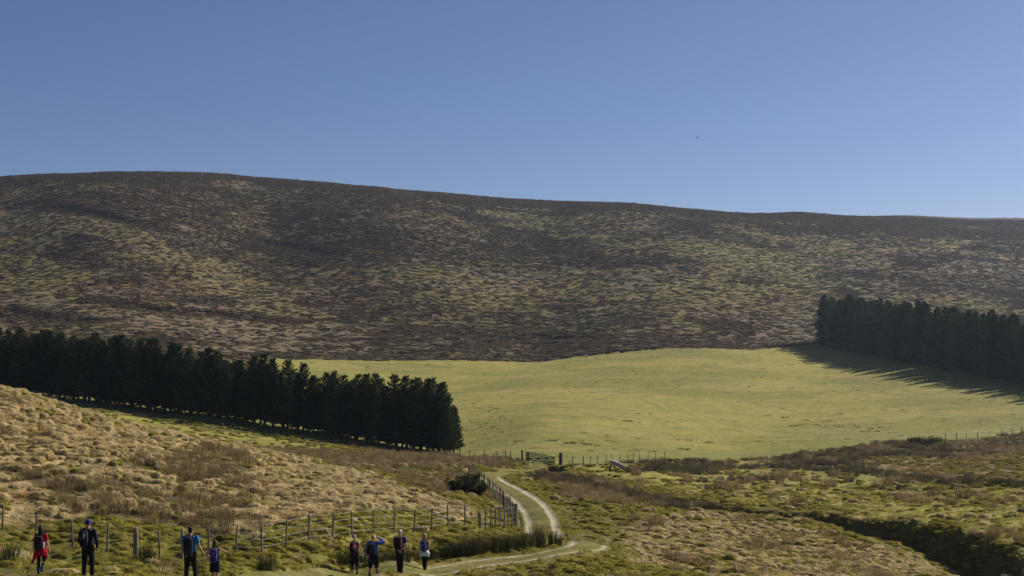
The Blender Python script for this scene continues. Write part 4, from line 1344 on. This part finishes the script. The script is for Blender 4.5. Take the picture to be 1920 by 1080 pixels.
def rings(rs, seg=18):
    """stack of horizontal ellipses: (cx, cy, z, rx, ry)"""
    V, Fc = [], []
    for cx, cy, z, rx, ry in rs:
        for q in range(seg):
            a = 6.283 * q / seg
            c, s = math.cos(a), math.sin(a)
            V.append(Vector((cx + rx * math.copysign(abs(c) ** 0.85, c), cy + ry * math.copysign(abs(s) ** 0.85, s), z)))
    n_ = len(rs)
    for k in range(n_ - 1):
        for q in range(seg):
            q2 = (q + 1) % seg
            Fc.append((k * seg + q, k * seg + q2, (k + 1) * seg + q2, (k + 1) * seg + q))
    Fc.append(tuple(range(seg))[::-1]); Fc.append(tuple((n_ - 1) * seg + q for q in range(seg)))
    return V, Fc


def ball(c, r, seg=14, e=1.0):
    V, Fc = [], []
    n_ = 9
    for k in range(1, n_):
        ph = math.pi * k / n_ - math.pi / 2
        cp, sp = math.cos(ph), math.sin(ph)
        cp = abs(cp) ** e; sp = math.copysign(abs(sp) ** e, sp)
        for q in range(seg):
            a = 6.283 * q / seg
            ca, sa = math.cos(a), math.sin(a)
            ca = math.copysign(abs(ca) ** e, ca); sa = math.copysign(abs(sa) ** e, sa)
            V.append(Vector((c[0] + r[0] * cp * ca, c[1] + r[1] * cp * sa, c[2] + r[2] * sp)))
    m_ = n_ - 1
    for k in range(m_ - 1):
        for q in range(seg):
            q2 = (q + 1) % seg
            Fc.append((k * seg + q, k * seg + q2, (k + 1) * seg + q2, (k + 1) * seg + q))
    Fc.append(tuple(range(seg))[::-1]); Fc.append(tuple((m_ - 1) * seg + q for q in range(seg)))
    return V, Fc


def blend(name, parts, mat, parent, voxel=0.013, smooth=2):
    """overlapping closed pieces fused into one continuous surface"""
    v, f = join(parts)
    o = obj(name, mesh_py(name, v, f, True), mat, parent)
    md = o.modifiers.new('fuse', 'REMESH'); md.mode = 'VOXEL'; md.voxel_size = voxel; md.use_smooth_shade = True
    if smooth:
        sm = o.modifiers.new('soft', 'SMOOTH'); sm.factor = 0.5; sm.iterations = smooth
    dc = o.modifiers.new('lighten', 'DECIMATE'); dc.ratio = 0.35
    return o


def hand(wrist, d, side, palm_n):
    """palm and five curled fingers; d = direction of the hand, palm_n = towards the palm"""
    w = Vector(wrist); d = Vector(d).normalized(); pn = Vector(palm_n).normalized()
    ac = d.cross(pn).normalized() * side
    parts = [limb([w, w + d * 0.05, w + d * 0.085], [0.024, 0.030, 0.030])]
    for k, (off, ln) in enumerate(((-0.027, 0.066), (-0.009, 0.076), (0.009, 0.071), (0.026, 0.056))):
        b = w + d * 0.085 + ac * off
        k1 = b + d * ln * 0.45 + pn * 0.008; k2 = b + d * ln * 0.8 + pn * 0.026; k3 = b + d * ln * 0.92 + pn * 0.045
        parts.append(limb([b, k1, k2, k3], [0.010, 0.0095, 0.009, 0.008], 8))
    tb = w + d * 0.03 - ac * 0.026
    parts.append(limb([tb, tb - ac * 0.022 + d * 0.032 + pn * 0.01, tb - ac * 0.024 + d * 0.062 + pn * 0.02], [0.013, 0.011, 0.009], 8))
    return parts


def person(label, px_, Y, height, turn, arms, legs, top, sleeve, bottom, bottom_kind, boots, hair, hair_kind, female=False, hat=None, tied=None, head_turn=0.0, bare_sock=None, dz=0.0):
    x, y = at(px_, Y)
    z = gz(x, y)[0] + 0.03 + dz
    p = empty('person', (x, y, z), turn)
    s = height / 1.75
    p.scale = (s, s, s)
    tag(p, label, 'person')
    SW = 0.165 if female else 0.19
    CH = 0.145 if female else 0.168
    WA = 0.118 if female else 0.145
    HP = 0.165 if female else 0.160
    sh = {k: Vector((k * SW, -0.005, 1.425)) for k in (-1, 1)}
    hip = {k: Vector((k * 0.088, 0, 0.90)) for k in (-1, 1)}
    el = {k: Vector(arms[k][0]) for k in (-1, 1)}; wr = {k: Vector(arms[k][1]) for k in (-1, 1)}
    kn = {k: Vector(legs[k][0]) for k in (-1, 1)}; an = {k: Vector(legs[k][1]) for k in (-1, 1)}
    thin = 0.9 if female else 1.0

    def torso(inf, z0=0.86, z1=1.47):
        R_ = [(0, 0, 0.80, HP * .80, 0.09), (0, 0, 0.90, HP, 0.118), (0, 0, 0.98, HP * .97, 0.112), (0, 0, 1.08, WA, 0.092), (0, 0.005, 1.2, (WA + CH) / 2, 0.105), (0, 0.008, 1.31, CH, 0.118),
              (0, 0.0, 1.40, CH * 0.98, 0.098), (0, -0.005, 1.455, CH * 0.72, 0.072), (0, -0.005, 1.49, 0.068, 0.058)]
        return [rings([(cx, cy, zz, rx + inf, ry + inf) for cx, cy, zz, rx, ry in R_ if z0 <= zz <= z1])]
    # body: one continuous surface
    hc = Vector((0, 0.012, 1.635))
    ct, st = math.cos(head_turn), math.sin(head_turn)

    def hd(a, b, c):
        return Vector((hc.x + a * ct - b * st, hc.y + a * st + b * ct, hc.z + c))
    parts = torso(-0.012, 0.8, 1.5)
    parts += [limb([(0, -0.012, 1.44), (0, 0.0, 1.53), (0, 0.008, 1.58)], [0.062, 0.054, 0.052])]
    parts += [ball(hc + Vector((0, 0, 0.01)), (0.076, 0.094, 0.108)), ball(hd(0, 0.022, -0.045), (0.058, 0.070, 0.068)), limb([hd(0, 0.092, 0.012), hd(0, 0.108, -0.018)], [0.010, 0.014], 8)]
    for k in (-1, 1):
        parts += [ball(hd(k * 0.077, -0.004, -0.008), (0.010, 0.019, 0.030), 8)]
        parts += [limb([sh[k], sh[k] * 0.5 + el[k] * 0.5, el[k], el[k] * 0.6 + wr[k] * 0.4, wr[k]], [0.050 * thin, 0.044 * thin, 0.037 * thin, 0.038 * thin, 0.026 * thin])]
        fd = (wr[k] - el[k]).normalized()
        parts += hand(wr[k], fd + Vector((0, 0.05, -0.25)), k, Vector((-k * 0.9, 0.35, 0.15)))
        parts += [limb([hip[k], hip[k] * .5 + kn[k] * .5, kn[k], kn[k] * 0.66 + an[k] * 0.34 + Vector((0, -0.022, 0)), kn[k] * .3 + an[k] * .7, an[k]],
                       [0.088, 0.076 * thin, 0.054, 0.055 * thin, 0.043 * thin, 0.036])]
        parts += [limb([an[k] + Vector((0, -0.03, -0.03)), an[k] + Vector((k * .01, 0.07, -0.045)), an[k] + Vector((k * .015, 0.14, -0.052))], [0.036, 0.034, 0.026])]
    blend('body', parts, M_SKIN, p, 0.0105, 1)
    for k in (-1, 1):
        e_ = ball(hd(k * 0.031, 0.083, 0.006), (0.011, 0.007, 0.008), 8)
        obj('eye', mesh_py('eye', *e_), M_EYE, p)
    obj('mouth', mesh_py('mouth', *ball(hd(0, 0.086, -0.062), (0.022, 0.008, 0.006), 8)), M_LIP, p)
    # top
    parts = torso(0.012, 0.86, 1.46 if sleeve != 'none' else 1.42)
    for k in (-1, 1):
        if sleeve == 'long':
            parts += [limb([sh[k], sh[k] * .5 + el[k] * .5, el[k], el[k] * .4 + wr[k] * .6, wr[k] * 0.95 + el[k] * .05], [0.068, 0.062, 0.054, 0.048, 0.040])]
        elif sleeve == 'short':
            parts += [limb([sh[k], sh[k] * 0.45 + el[k] * 0.55], [0.066, 0.062])]
        else:
            parts += [limb([(k * SW * .55, -0.02, 1.36), (k * SW * .52, -0.01, 1.455), (k * SW * .55, 0.05, 1.40)], [0.03, 0.026, 0.03])]
    blend('shirt' if sleeve != 'long' else 'jacket', parts, top, p)
    # bottoms
    parts = torso(0.016, 0.8, 0.99)
    for k in (-1, 1):
        if bottom_kind == 'trousers':
            parts += [limb([hip[k], hip[k] * .5 + kn[k] * .5, kn[k], kn[k] * .5 + an[k] * .5, an[k] + Vector((0, 0, 0.04))], [0.104, 0.096, 0.080, 0.074, 0.068])]
        elif bottom_kind == 'leggings':
            parts += [limb([hip[k], hip[k] * .5 + kn[k] * .5, kn[k], kn[k] * .66 + an[k] * .34 + Vector((0, -0.022, 0)), an[k] + Vector((0, 0, 0.04))], [0.096, 0.084, 0.062, 0.062, 0.044])]
        elif bottom_kind == 'capri':
            parts += [limb([hip[k], hip[k] * .5 + kn[k] * .5, kn[k], kn[k] * .55 + an[k] * .45], [0.098, 0.088, 0.070, 0.066])]
        elif bottom_kind == 'shorts':
            parts += [limb([hip[k], hip[k] * .5 + kn[k] * .5, kn[k] * 0.95 + hip[k] * .05], [0.106, 0.104, 0.098])]
    if bottom_kind == 'skirt':
        parts += [rings([(0, 0, 0.56, 0.205, 0.165), (0, 0, 0.72, 0.195, 0.155), (0, 0, 0.88, 0.185, 0.14), (0, 0, 0.99, 0.15, 0.12)])]
    blend({'skirt': 'skirt', 'shorts': 'shorts', 'leggings': 'leggings'}.get(bottom_kind, 'trousers'), parts, bottom, p)
    for k in (-1, 1):
        a = an[k]
        bt = blend('boot', [limb([a + Vector((0, -0.004, 0.09)), a + Vector((0, -0.004, 0.0))], [0.052, 0.054]),
                            limb([a + Vector((0, -0.035, -0.035)), a + Vector((k * .01, 0.06, -0.042)), a + Vector((k * .018, 0.15, -0.052))], [0.045, 0.046, 0.034])], boots, p)
        sole = [rings([(a.x + k * .008, a.y + 0.06, a.z - 0.088, 0.044, 0.135), (a.x + k * .008, a.y + 0.06, a.z - 0.065, 0.046, 0.137)], 14)]
        v, f = join(sole)
        so = obj('sole', mesh_py('sole', v, f, False), FAB['black'], bt)
        if bare_sock:
            v, f = limb([a + Vector((0, -0.004, 0.17)), a + Vector((0, -0.004, 0.07))], [0.050, 0.048])
            obj('sock', mesh_py('sock', v, f), bare_sock, p)
    # hair and hats
    if hair_kind != 'none':
        parts = [ball(hc + Vector((0, -0.016, 0.022)), (0.088, 0.096, 0.112))]
        if hair_kind == 'long':
            parts += [limb([hc + Vector((0, -0.06, 0.02)), hc + Vector((0, -0.10, -0.10)), hc + Vector((0, -0.115, -0.24)), hc + Vector((-.01, -0.13, -0.33))], [0.085, 0.085, 0.072, 0.04])]
        if hair_kind == 'bob':
            parts += [ball(hc + Vector((0, -0.035, -0.05)), (0.098, 0.082, 0.105)), ball(hc + Vector((0, -0.02, 0.03)), (0.096, 0.10, 0.10))]
        if hair_kind == 'tail':
            parts += [ball(hc + Vector((0, -0.105, 0.03)), (0.035, 0.035, 0.035)), limb([hc + Vector((0, -0.115, 0.02)), hc + Vector((0, -0.13, -0.08)), hc + Vector((0.01, -0.12, -0.19))], [0.028, 0.034, 0.014])]
        if hair_kind == 'crop':
            parts = [ball(hc + Vector((0, -0.018, 0.026)), (0.080, 0.087, 0.103)), ball(hc + Vector((0, -0.045, -0.02)), (0.070, 0.055, 0.06))]
        if hair_kind == 'rim':
            parts = [ball(hc + Vector((0, -0.032, -0.005)), (0.080, 0.072, 0.062))]
        blend('hair', parts, hair, p, 0.012, 1)
    if hat:
        blend('beanie', [ball(hc + Vector((0, -0.008, 0.042)), (0.092, 0.106, 0.105)), rings([(hc.x, hc.y - 0.01, hc.z - 0.005, 0.094, 0.108), (hc.x, hc.y - 0.01, hc.z + 0.04, 0.096, 0.110)])], hat, p, 0.012, 1)
    if tied == 'red':
        parts = [rings([(0.0, -0.01, 0.70, 0.205, 0.150), (0, -0.01, 0.84, 0.200, 0.152), (0, 0, 0.96, 0.182, 0.138), (0, 0, 1.04, 0.150, 0.118)]),
                 limb([(-0.13, -0.10, 0.80), (-0.20, -0.11, 0.66), (-0.27, -0.11, 0.52), (-0.31, -0.11, 0.43)], [0.10, 0.085, 0.05, 0.018]),
                 limb([(0.15, -0.03, 0.84), (0.185, -0.02, 0.70), (0.20, -0.01, 0.585)], [0.075, 0.06, 0.03])]
        blend('tied_jacket', parts, top, p)
    if tied == 'white':
        parts = [rings([(0.0, -0.01, 0.76, 0.235, 0.16), (0, -0.01, 0.84, 0.232, 0.165), (0, 0, 0.93, 0.205, 0.15), (0, 0, 1.02, 0.155, 0.118)]),
                 limb([(-0.19, -0.05, 0.86), (-0.20, -0.05, 0.72)], [0.06, 0.03]), limb([(0.19, -0.05, 0.86), (0.195, -0.04, 0.74)], [0.06, 0.035])]
        blend('tied_jacket', parts, FAB['white'], p)
    return p


def backpack(label, p, main, panel, w=0.155, h=0.25, d=0.10, cx=0.0, cz=1.19, strap=None, accent=None, belt=True):
    b = empty('backpack', p.location, p.rotation_euler.z)
    b.scale = p.scale
    tag(b, label, 'backpack')
    cy = -0.125 - d
    pb = blend('pack_body', [ball((cx, cy, cz), (w, d, h), 16, 0.55), ball((cx, cy + 0.01, cz + h * 0.62), (w * 0.92, d * 0.95, h * 0.42), 14, 0.6)], main, b, 0.014, 2)
    blend('pocket', [ball((cx, cy - d * 0.72, cz - h * 0.32), (w * 0.72, d * 0.42, h * 0.44), 14, 0.55)], panel, b, 0.014, 1)
    blend('lid', [ball((cx, cy - 0.012, cz + h * 0.86), (w * 0.86, d * 1.02, h * 0.18), 14, 0.6)], panel, b, 0.014, 1)
    sm = strap or FAB['black']
    for k in (-1, 1):
        pts = [(cx + k * 0.075, -0.13, cz + h * 0.62), (k * 0.092, -0.075, 1.485), (k * 0.095, 0.0, 1.505), (k * 0.10, 0.085, 1.44), (k * 0.11, 0.145, 1.32), (k * 0.13, 0.12, 1.18), (k * 0.17, 0.02, 1.06), (cx + k * 0.12, -0.12, cz - h * 0.72)]
        v, f = ring_tube(pts, [0.022] * len(pts), 6)
        obj('strap', mesh_py('strap', v, f), sm, b)
    if accent:  # coloured strips on the pack; the charcoal pack's one is a painted highlight
        for (ax, az, aw, ah, am) in accent:
            v, f = limb([(cx + ax, cy - d * 1.03, cz + az - ah), (cx + ax + 0.012, cy - d * 1.06, cz + az), (cx + ax, cy - d * 1.02, cz + az + ah)], [aw, aw, aw], 8)
            obj('trim_or_highlight', mesh_py('trim_or_highlight', v, f), am, b)
    return b


# arms: side -> (elbow, wrist); legs: side -> (knee, ankle); x to the walker's right hand, y the way he walks
HANG = {-1: ((-0.235, -0.03, 1.15), (-0.245, 0.04, 0.90)), 1: ((0.235, -0.03, 1.15), (0.250, 0.04, 0.90))}
STAND = {-1: ((-0.095, 0.02, 0.49), (-0.10, 0.0, 0.09)), 1: ((0.095, 0.02, 0.49), (0.10, 0.0, 0.09))}


def arms(**k):
    d = dict(HANG)
    if 'L' in k:
        d[-1] = k['L']
    if 'R' in k:
        d[1] = k['R']
    return d


P1 = person('long haired woman in a red top with a red jacket tied round her waist', 77, 48.0, 1.66, 0.12, arms(R=((0.225, -0.02, 1.15), (0.265, 0.05, 0.90))),
            {-1: ((-0.085, 0.03, 0.49), (-0.085, -0.02, 0.09)), 1: ((0.085, 0.10, 0.50), (0.055, -0.16, 0.22))}, FAB['red'], 'short', FAB['navy'], 'leggings', FAB['indigo'], HAIRM['dark'], 'long', True, tied='red', head_turn=-0.25)
B1 = backpack('dark plum backpack worn by the woman in red', P1, FAB['plum'], FAB['charcoal'], 0.15, 0.25, 0.10, -0.045, 1.17)
P2 = person('tall man in a dark navy jacket, black trousers and a blue beanie', 165, 43.5, 1.80, -0.05, arms(L=((-0.25, -0.05, 1.16), (-0.22, 0.08, 0.93)), R=((0.275, -0.06, 1.16), (0.265, 0.07, 0.92))),
            {-1: ((-0.115, 0.02, 0.49), (-0.13, 0.02, 0.09)), 1: ((0.115, 0.02, 0.49), (0.14, -0.04, 0.09))}, FAB['navy'], 'long', FAB['black'], 'trousers', FAB['boot'], HAIRM['grey'], 'rim', hat=FAB['indigo'])
B2 = backpack('charcoal backpack with a painted pale highlight on the man in the blue beanie', P2, FAB['charcoal'], FAB['black'], 0.13, 0.24, 0.09, -0.055, 1.20, accent=[(0.03, 0.12, 0.026, 0.07, FAB['grey'])])  # the grey strip paints a pale highlight onto the pack
P3 = person('man in a bright blue short sleeved shirt holding a walking pole', 357, 44.5, 1.78, 0.0, arms(R=((0.265, 0.0, 1.16), (0.345, 0.12, 0.97)), L=((-0.235, -0.02, 1.15), (-0.225, 0.10, 0.94))),
            {-1: ((-0.115, 0.03, 0.49), (-0.14, 0.02, 0.09)), 1: ((0.135, 0.0, 0.49), (0.19, -0.06, 0.09))}, FAB['blue'], 'short', FAB['black'], 'trousers', FAB['boot'], HAIRM['black'], 'crop', head_turn=-0.3)
B3 = backpack('tall black backpack on the man in the bright blue shirt', P3, FAB['black'], FAB['charcoal'], 0.14, 0.31, 0.10, -0.02, 1.15, accent=[(0.05, 0.10, 0.012, 0.14, FAB['charcoal']), (-0.03, -0.25, 0.014, 0.01, FAB['white'])])
P4 = person('woman with light brown bobbed hair in a short dark skirt, elbow raised', 403, 49.0, 1.60, 0.05, arms(R=((0.40, 0.02, 1.30), (0.30, 0.20, 1.18)), L=((-0.33, 0.0, 1.22), (-0.22, 0.16, 1.10))),
            {-1: ((-0.085, 0.02, 0.49), (-0.085, 0.03, 0.09)), 1: ((0.09, 0.02, 0.49), (0.095, -0.05, 0.09))}, FAB['navy'], 'none', FAB['black'], 'skirt', FAB['boot'], HAIRM['brown'], 'bob', True)
B4 = backpack('violet blue backpack with a small red patch on the woman in the skirt', P4, FAB['violet'], FAB['indigo'], 0.14, 0.25, 0.10, -0.02, 1.19, accent=[(-0.07, -0.02, 0.018, 0.04, FAB['red']), (0.02, 0.06, 0.010, 0.09, FAB['grey'])])
P5 = person('woman with a grey ponytail in a dark vest and three quarter trousers', 665, 57.5, 1.66, -0.05, arms(R=((0.25, 0.0, 1.16), (0.315, 0.03, 0.92)), L=((-0.225, -0.02, 1.16), (-0.20, 0.12, 0.95))),
            {-1: ((-0.095, 0.03, 0.49), (-0.115, 0.03, 0.09)), 1: ((0.095, 0.01, 0.49), (0.115, -0.05, 0.09))}, FAB['plum'], 'none', FAB['black'], 'capri', FAB['boot'], HAIRM['grey'], 'tail', True)
B5 = backpack('black backpack with a pink disc on the woman with the grey ponytail', P5, FAB['black'], FAB['plum'], 0.145, 0.26, 0.095, -0.04, 1.18)
P6 = person('bald topped man in a royal blue shirt and dark shorts shading his eyes', 700, 56.5, 1.77, 0.0, arms(R=((0.42, 0.10, 1.42), (0.19, 0.16, 1.60)), L=((-0.25, -0.02, 1.16), (-0.235, 0.06, 0.93))),
            {-1: ((-0.12, 0.02, 0.49), (-0.145, 0.03, 0.09)), 1: ((0.12, 0.02, 0.49), (0.15, -0.03, 0.09))}, FAB['royal'], 'long', FAB['navy'], 'shorts', FAB['boot'], HAIRM['grey'], 'rim', bare_sock=FAB['boot'])
B6 = backpack('black daypack on the man in the royal blue shirt', P6, FAB['black'], FAB['charcoal'], 0.15, 0.25, 0.10, -0.055, 1.17, accent=[(0.02, 0.09, 0.014, 0.03, FAB['grey'])])
P7 = person('white haired man in a purple shirt with hands clasped behind his back', 750, 57.0, 1.76, 0.05, arms(R=((0.245, -0.10, 1.15), (0.07, -0.175, 1.00)), L=((-0.245, -0.10, 1.15), (-0.06, -0.185, 0.97))),
            {-1: ((-0.07, 0.02, 0.49), (-0.05, 0.06, 0.09)), 1: ((0.07, 0.02, 0.49), (0.05, -0.05, 0.09))}, FAB['purple'], 'short', FAB['black'], 'trousers', FAB['boot'], HAIRM['white'], 'crop', head_turn=-0.3)
B7 = backpack('big rounded dark backpack on the white haired man', P7, FAB['plum'], FAB['black'], 0.165, 0.25, 0.11, -0.075, 1.235, accent=[(0.13, 0.05, 0.012, 0.14, FAB['grey'])])
P8 = person('blonde woman in black leggings with a white jacket tied round her waist', 796, 60.0, 1.64, -0.04, arms(R=((0.235, -0.06, 1.17), (0.19, 0.13, 1.06)), L=((-0.225, -0.05, 1.17), (-0.18, 0.13, 1.06))),
            {-1: ((-0.06, 0.03, 0.49), (-0.02, 0.05, 0.09)), 1: ((0.06, 0.01, 0.49), (0.04, -0.04, 0.09))}, FAB['plum'], 'none', FAB['black'], 'leggings', FAB['boot'], HAIRM['blonde'], 'bob', True, tied='white')
B8 = backpack('narrow cobalt blue backpack on the blonde woman', P8, FAB['cobalt'], FAB['indigo'], 0.115, 0.23, 0.085, -0.02, 1.20, accent=[(0.09, 0.0, 0.010, 0.18, FAB['grey'])])


def carried(name, label, cat, p, parts):
    e = empty(name, p.location, p.rotation_euler.z)
    e.scale = p.scale
    tag(e, label, cat)
    for nm, (v, f), mt in parts:
        obj(nm, mesh_py(nm, v, f), mt, e)
    return e


carried('water_bottle', 'steel water bottle in the side pocket of the plum backpack', 'bottle', P1,
        [('flask', limb([(0.125, -0.23, 1.00), (0.13, -0.235, 1.18)], [0.036, 0.036]), M_METAL), ('cap', limb([(0.131, -0.236, 1.21), (0.132, -0.236, 1.235)], [0.022, 0.020]), FAB['black'])])
carried('walking_pole', 'thin dark walking pole in the hand of the man in bright blue', 'walking pole', P3,
        [('shaft', ring_tube([(0.335, 0.21, 0.98), (0.31, 0.26, 0.0)], [0.009, 0.006], 8), FAB['charcoal']), ('grip', limb([(0.338, 0.205, 1.08), (0.335, 0.21, 0.96)], [0.016, 0.015], 8), FAB['black']),
         ('basket', rings([(0.3113, 0.257, 0.05, 0.028, 0.028), (0.3113, 0.257, 0.06, 0.028, 0.028)], 10), FAB['black'])])
carried('folded_sun_hat', 'round pink hat strapped to the black backpack of the ponytailed woman', 'hat', P5,
        [('brim', ball((0.045, -0.335, 1.30), (0.085, 0.012, 0.105)), FAB['pink']), ('crown', ball((0.045, -0.355, 1.30), (0.055, 0.03, 0.07)), FAB['pink'])])


# ------------------------------------------------------------------ a bird over the moor
def build_bird():
    Y = 120.0
    x, y = at(1308, Y); z = (HORIZON - 258) / F * Y
    b = empty('bird', (x, y, z), 0.6)
    tag(b, 'tiny dark bird flying in the clear sky over the moor', 'bird')
    m = simple_mat('dark_plumage', (0.03, 0.025, 0.02), (0.06, 0.05, 0.04), 20, 0.8, 0.2)
    body = [limb([(0, -0.09, 0), (0, 0, 0), (0, 0.07, 0.01)], [0.012, 0.03, 0.02], 8), ball((0, 0.095, 0.015), (0.018, 0.022, 0.017), 8), limb([(0, 0.11, 0.013), (0, 0.13, 0.01)], [0.006, 0.002], 6),
            limb([(0, -0.09, 0), (0, -0.15, 0.0)], [0.012, 0.02], 6)]
    v, f = join(body)
    obj('body', mesh_py('body', v, f), m, b)
    for k in (-1, 1):
        V = [(0, 0.04, 0.012), (k * 0.09, 0.06, 0.05), (k * 0.18, 0.01, 0.04), (k * 0.09, -0.04, 0.045), (0, -0.04, 0.01)]
        V2 = [(a, c, e - 0.006) for a, c, e in V]
        Fc = [(0, 1, 2, 3, 4), (9, 8, 7, 6, 5)] + [(i, (i + 1) % 5, 5 + (i + 1) % 5, 5 + i) for i in range(5)]
        obj('wing', mesh_py('wing', V + V2, Fc, False), m, b)


build_bird()


# ------------------------------------------------------------------ the air of a bright spring day
def build_haze():
    m, N, L = new_mat('thin_haze')
    v = N.new('ShaderNodeVolumePrincipled')
    v.inputs['Color'].default_value = (0.62, 0.78, 1.0, 1)
    v.inputs['Density'].default_value = 0.00009
    v.inputs['Anisotropy'].default_value = 0.6
    o = N.new('ShaderNodeOutputMaterial')
    L.new(v.outputs['Volume'], o.inputs['Volume'])
    lo, hi = -60.0, 108.0
    s = 2680.0
    vv = [(sx * s, sy * s, z) for z in (lo, hi) for sx, sy in ((-1, -1), (1, -1), (1, 1), (-1, 1))]
    ff = [(3, 2, 1, 0), (4, 5, 6, 7), (0, 1, 5, 4), (1, 2, 6, 5), (2, 3, 7, 6), (3, 0, 4, 7)]
    h = obj('haze', mesh_py('haze', vv, ff, False), m)
    tag(h, 'thin pale blue haze filling the valley air', 'haze', kind='stuff')
    return h


haze = build_haze()
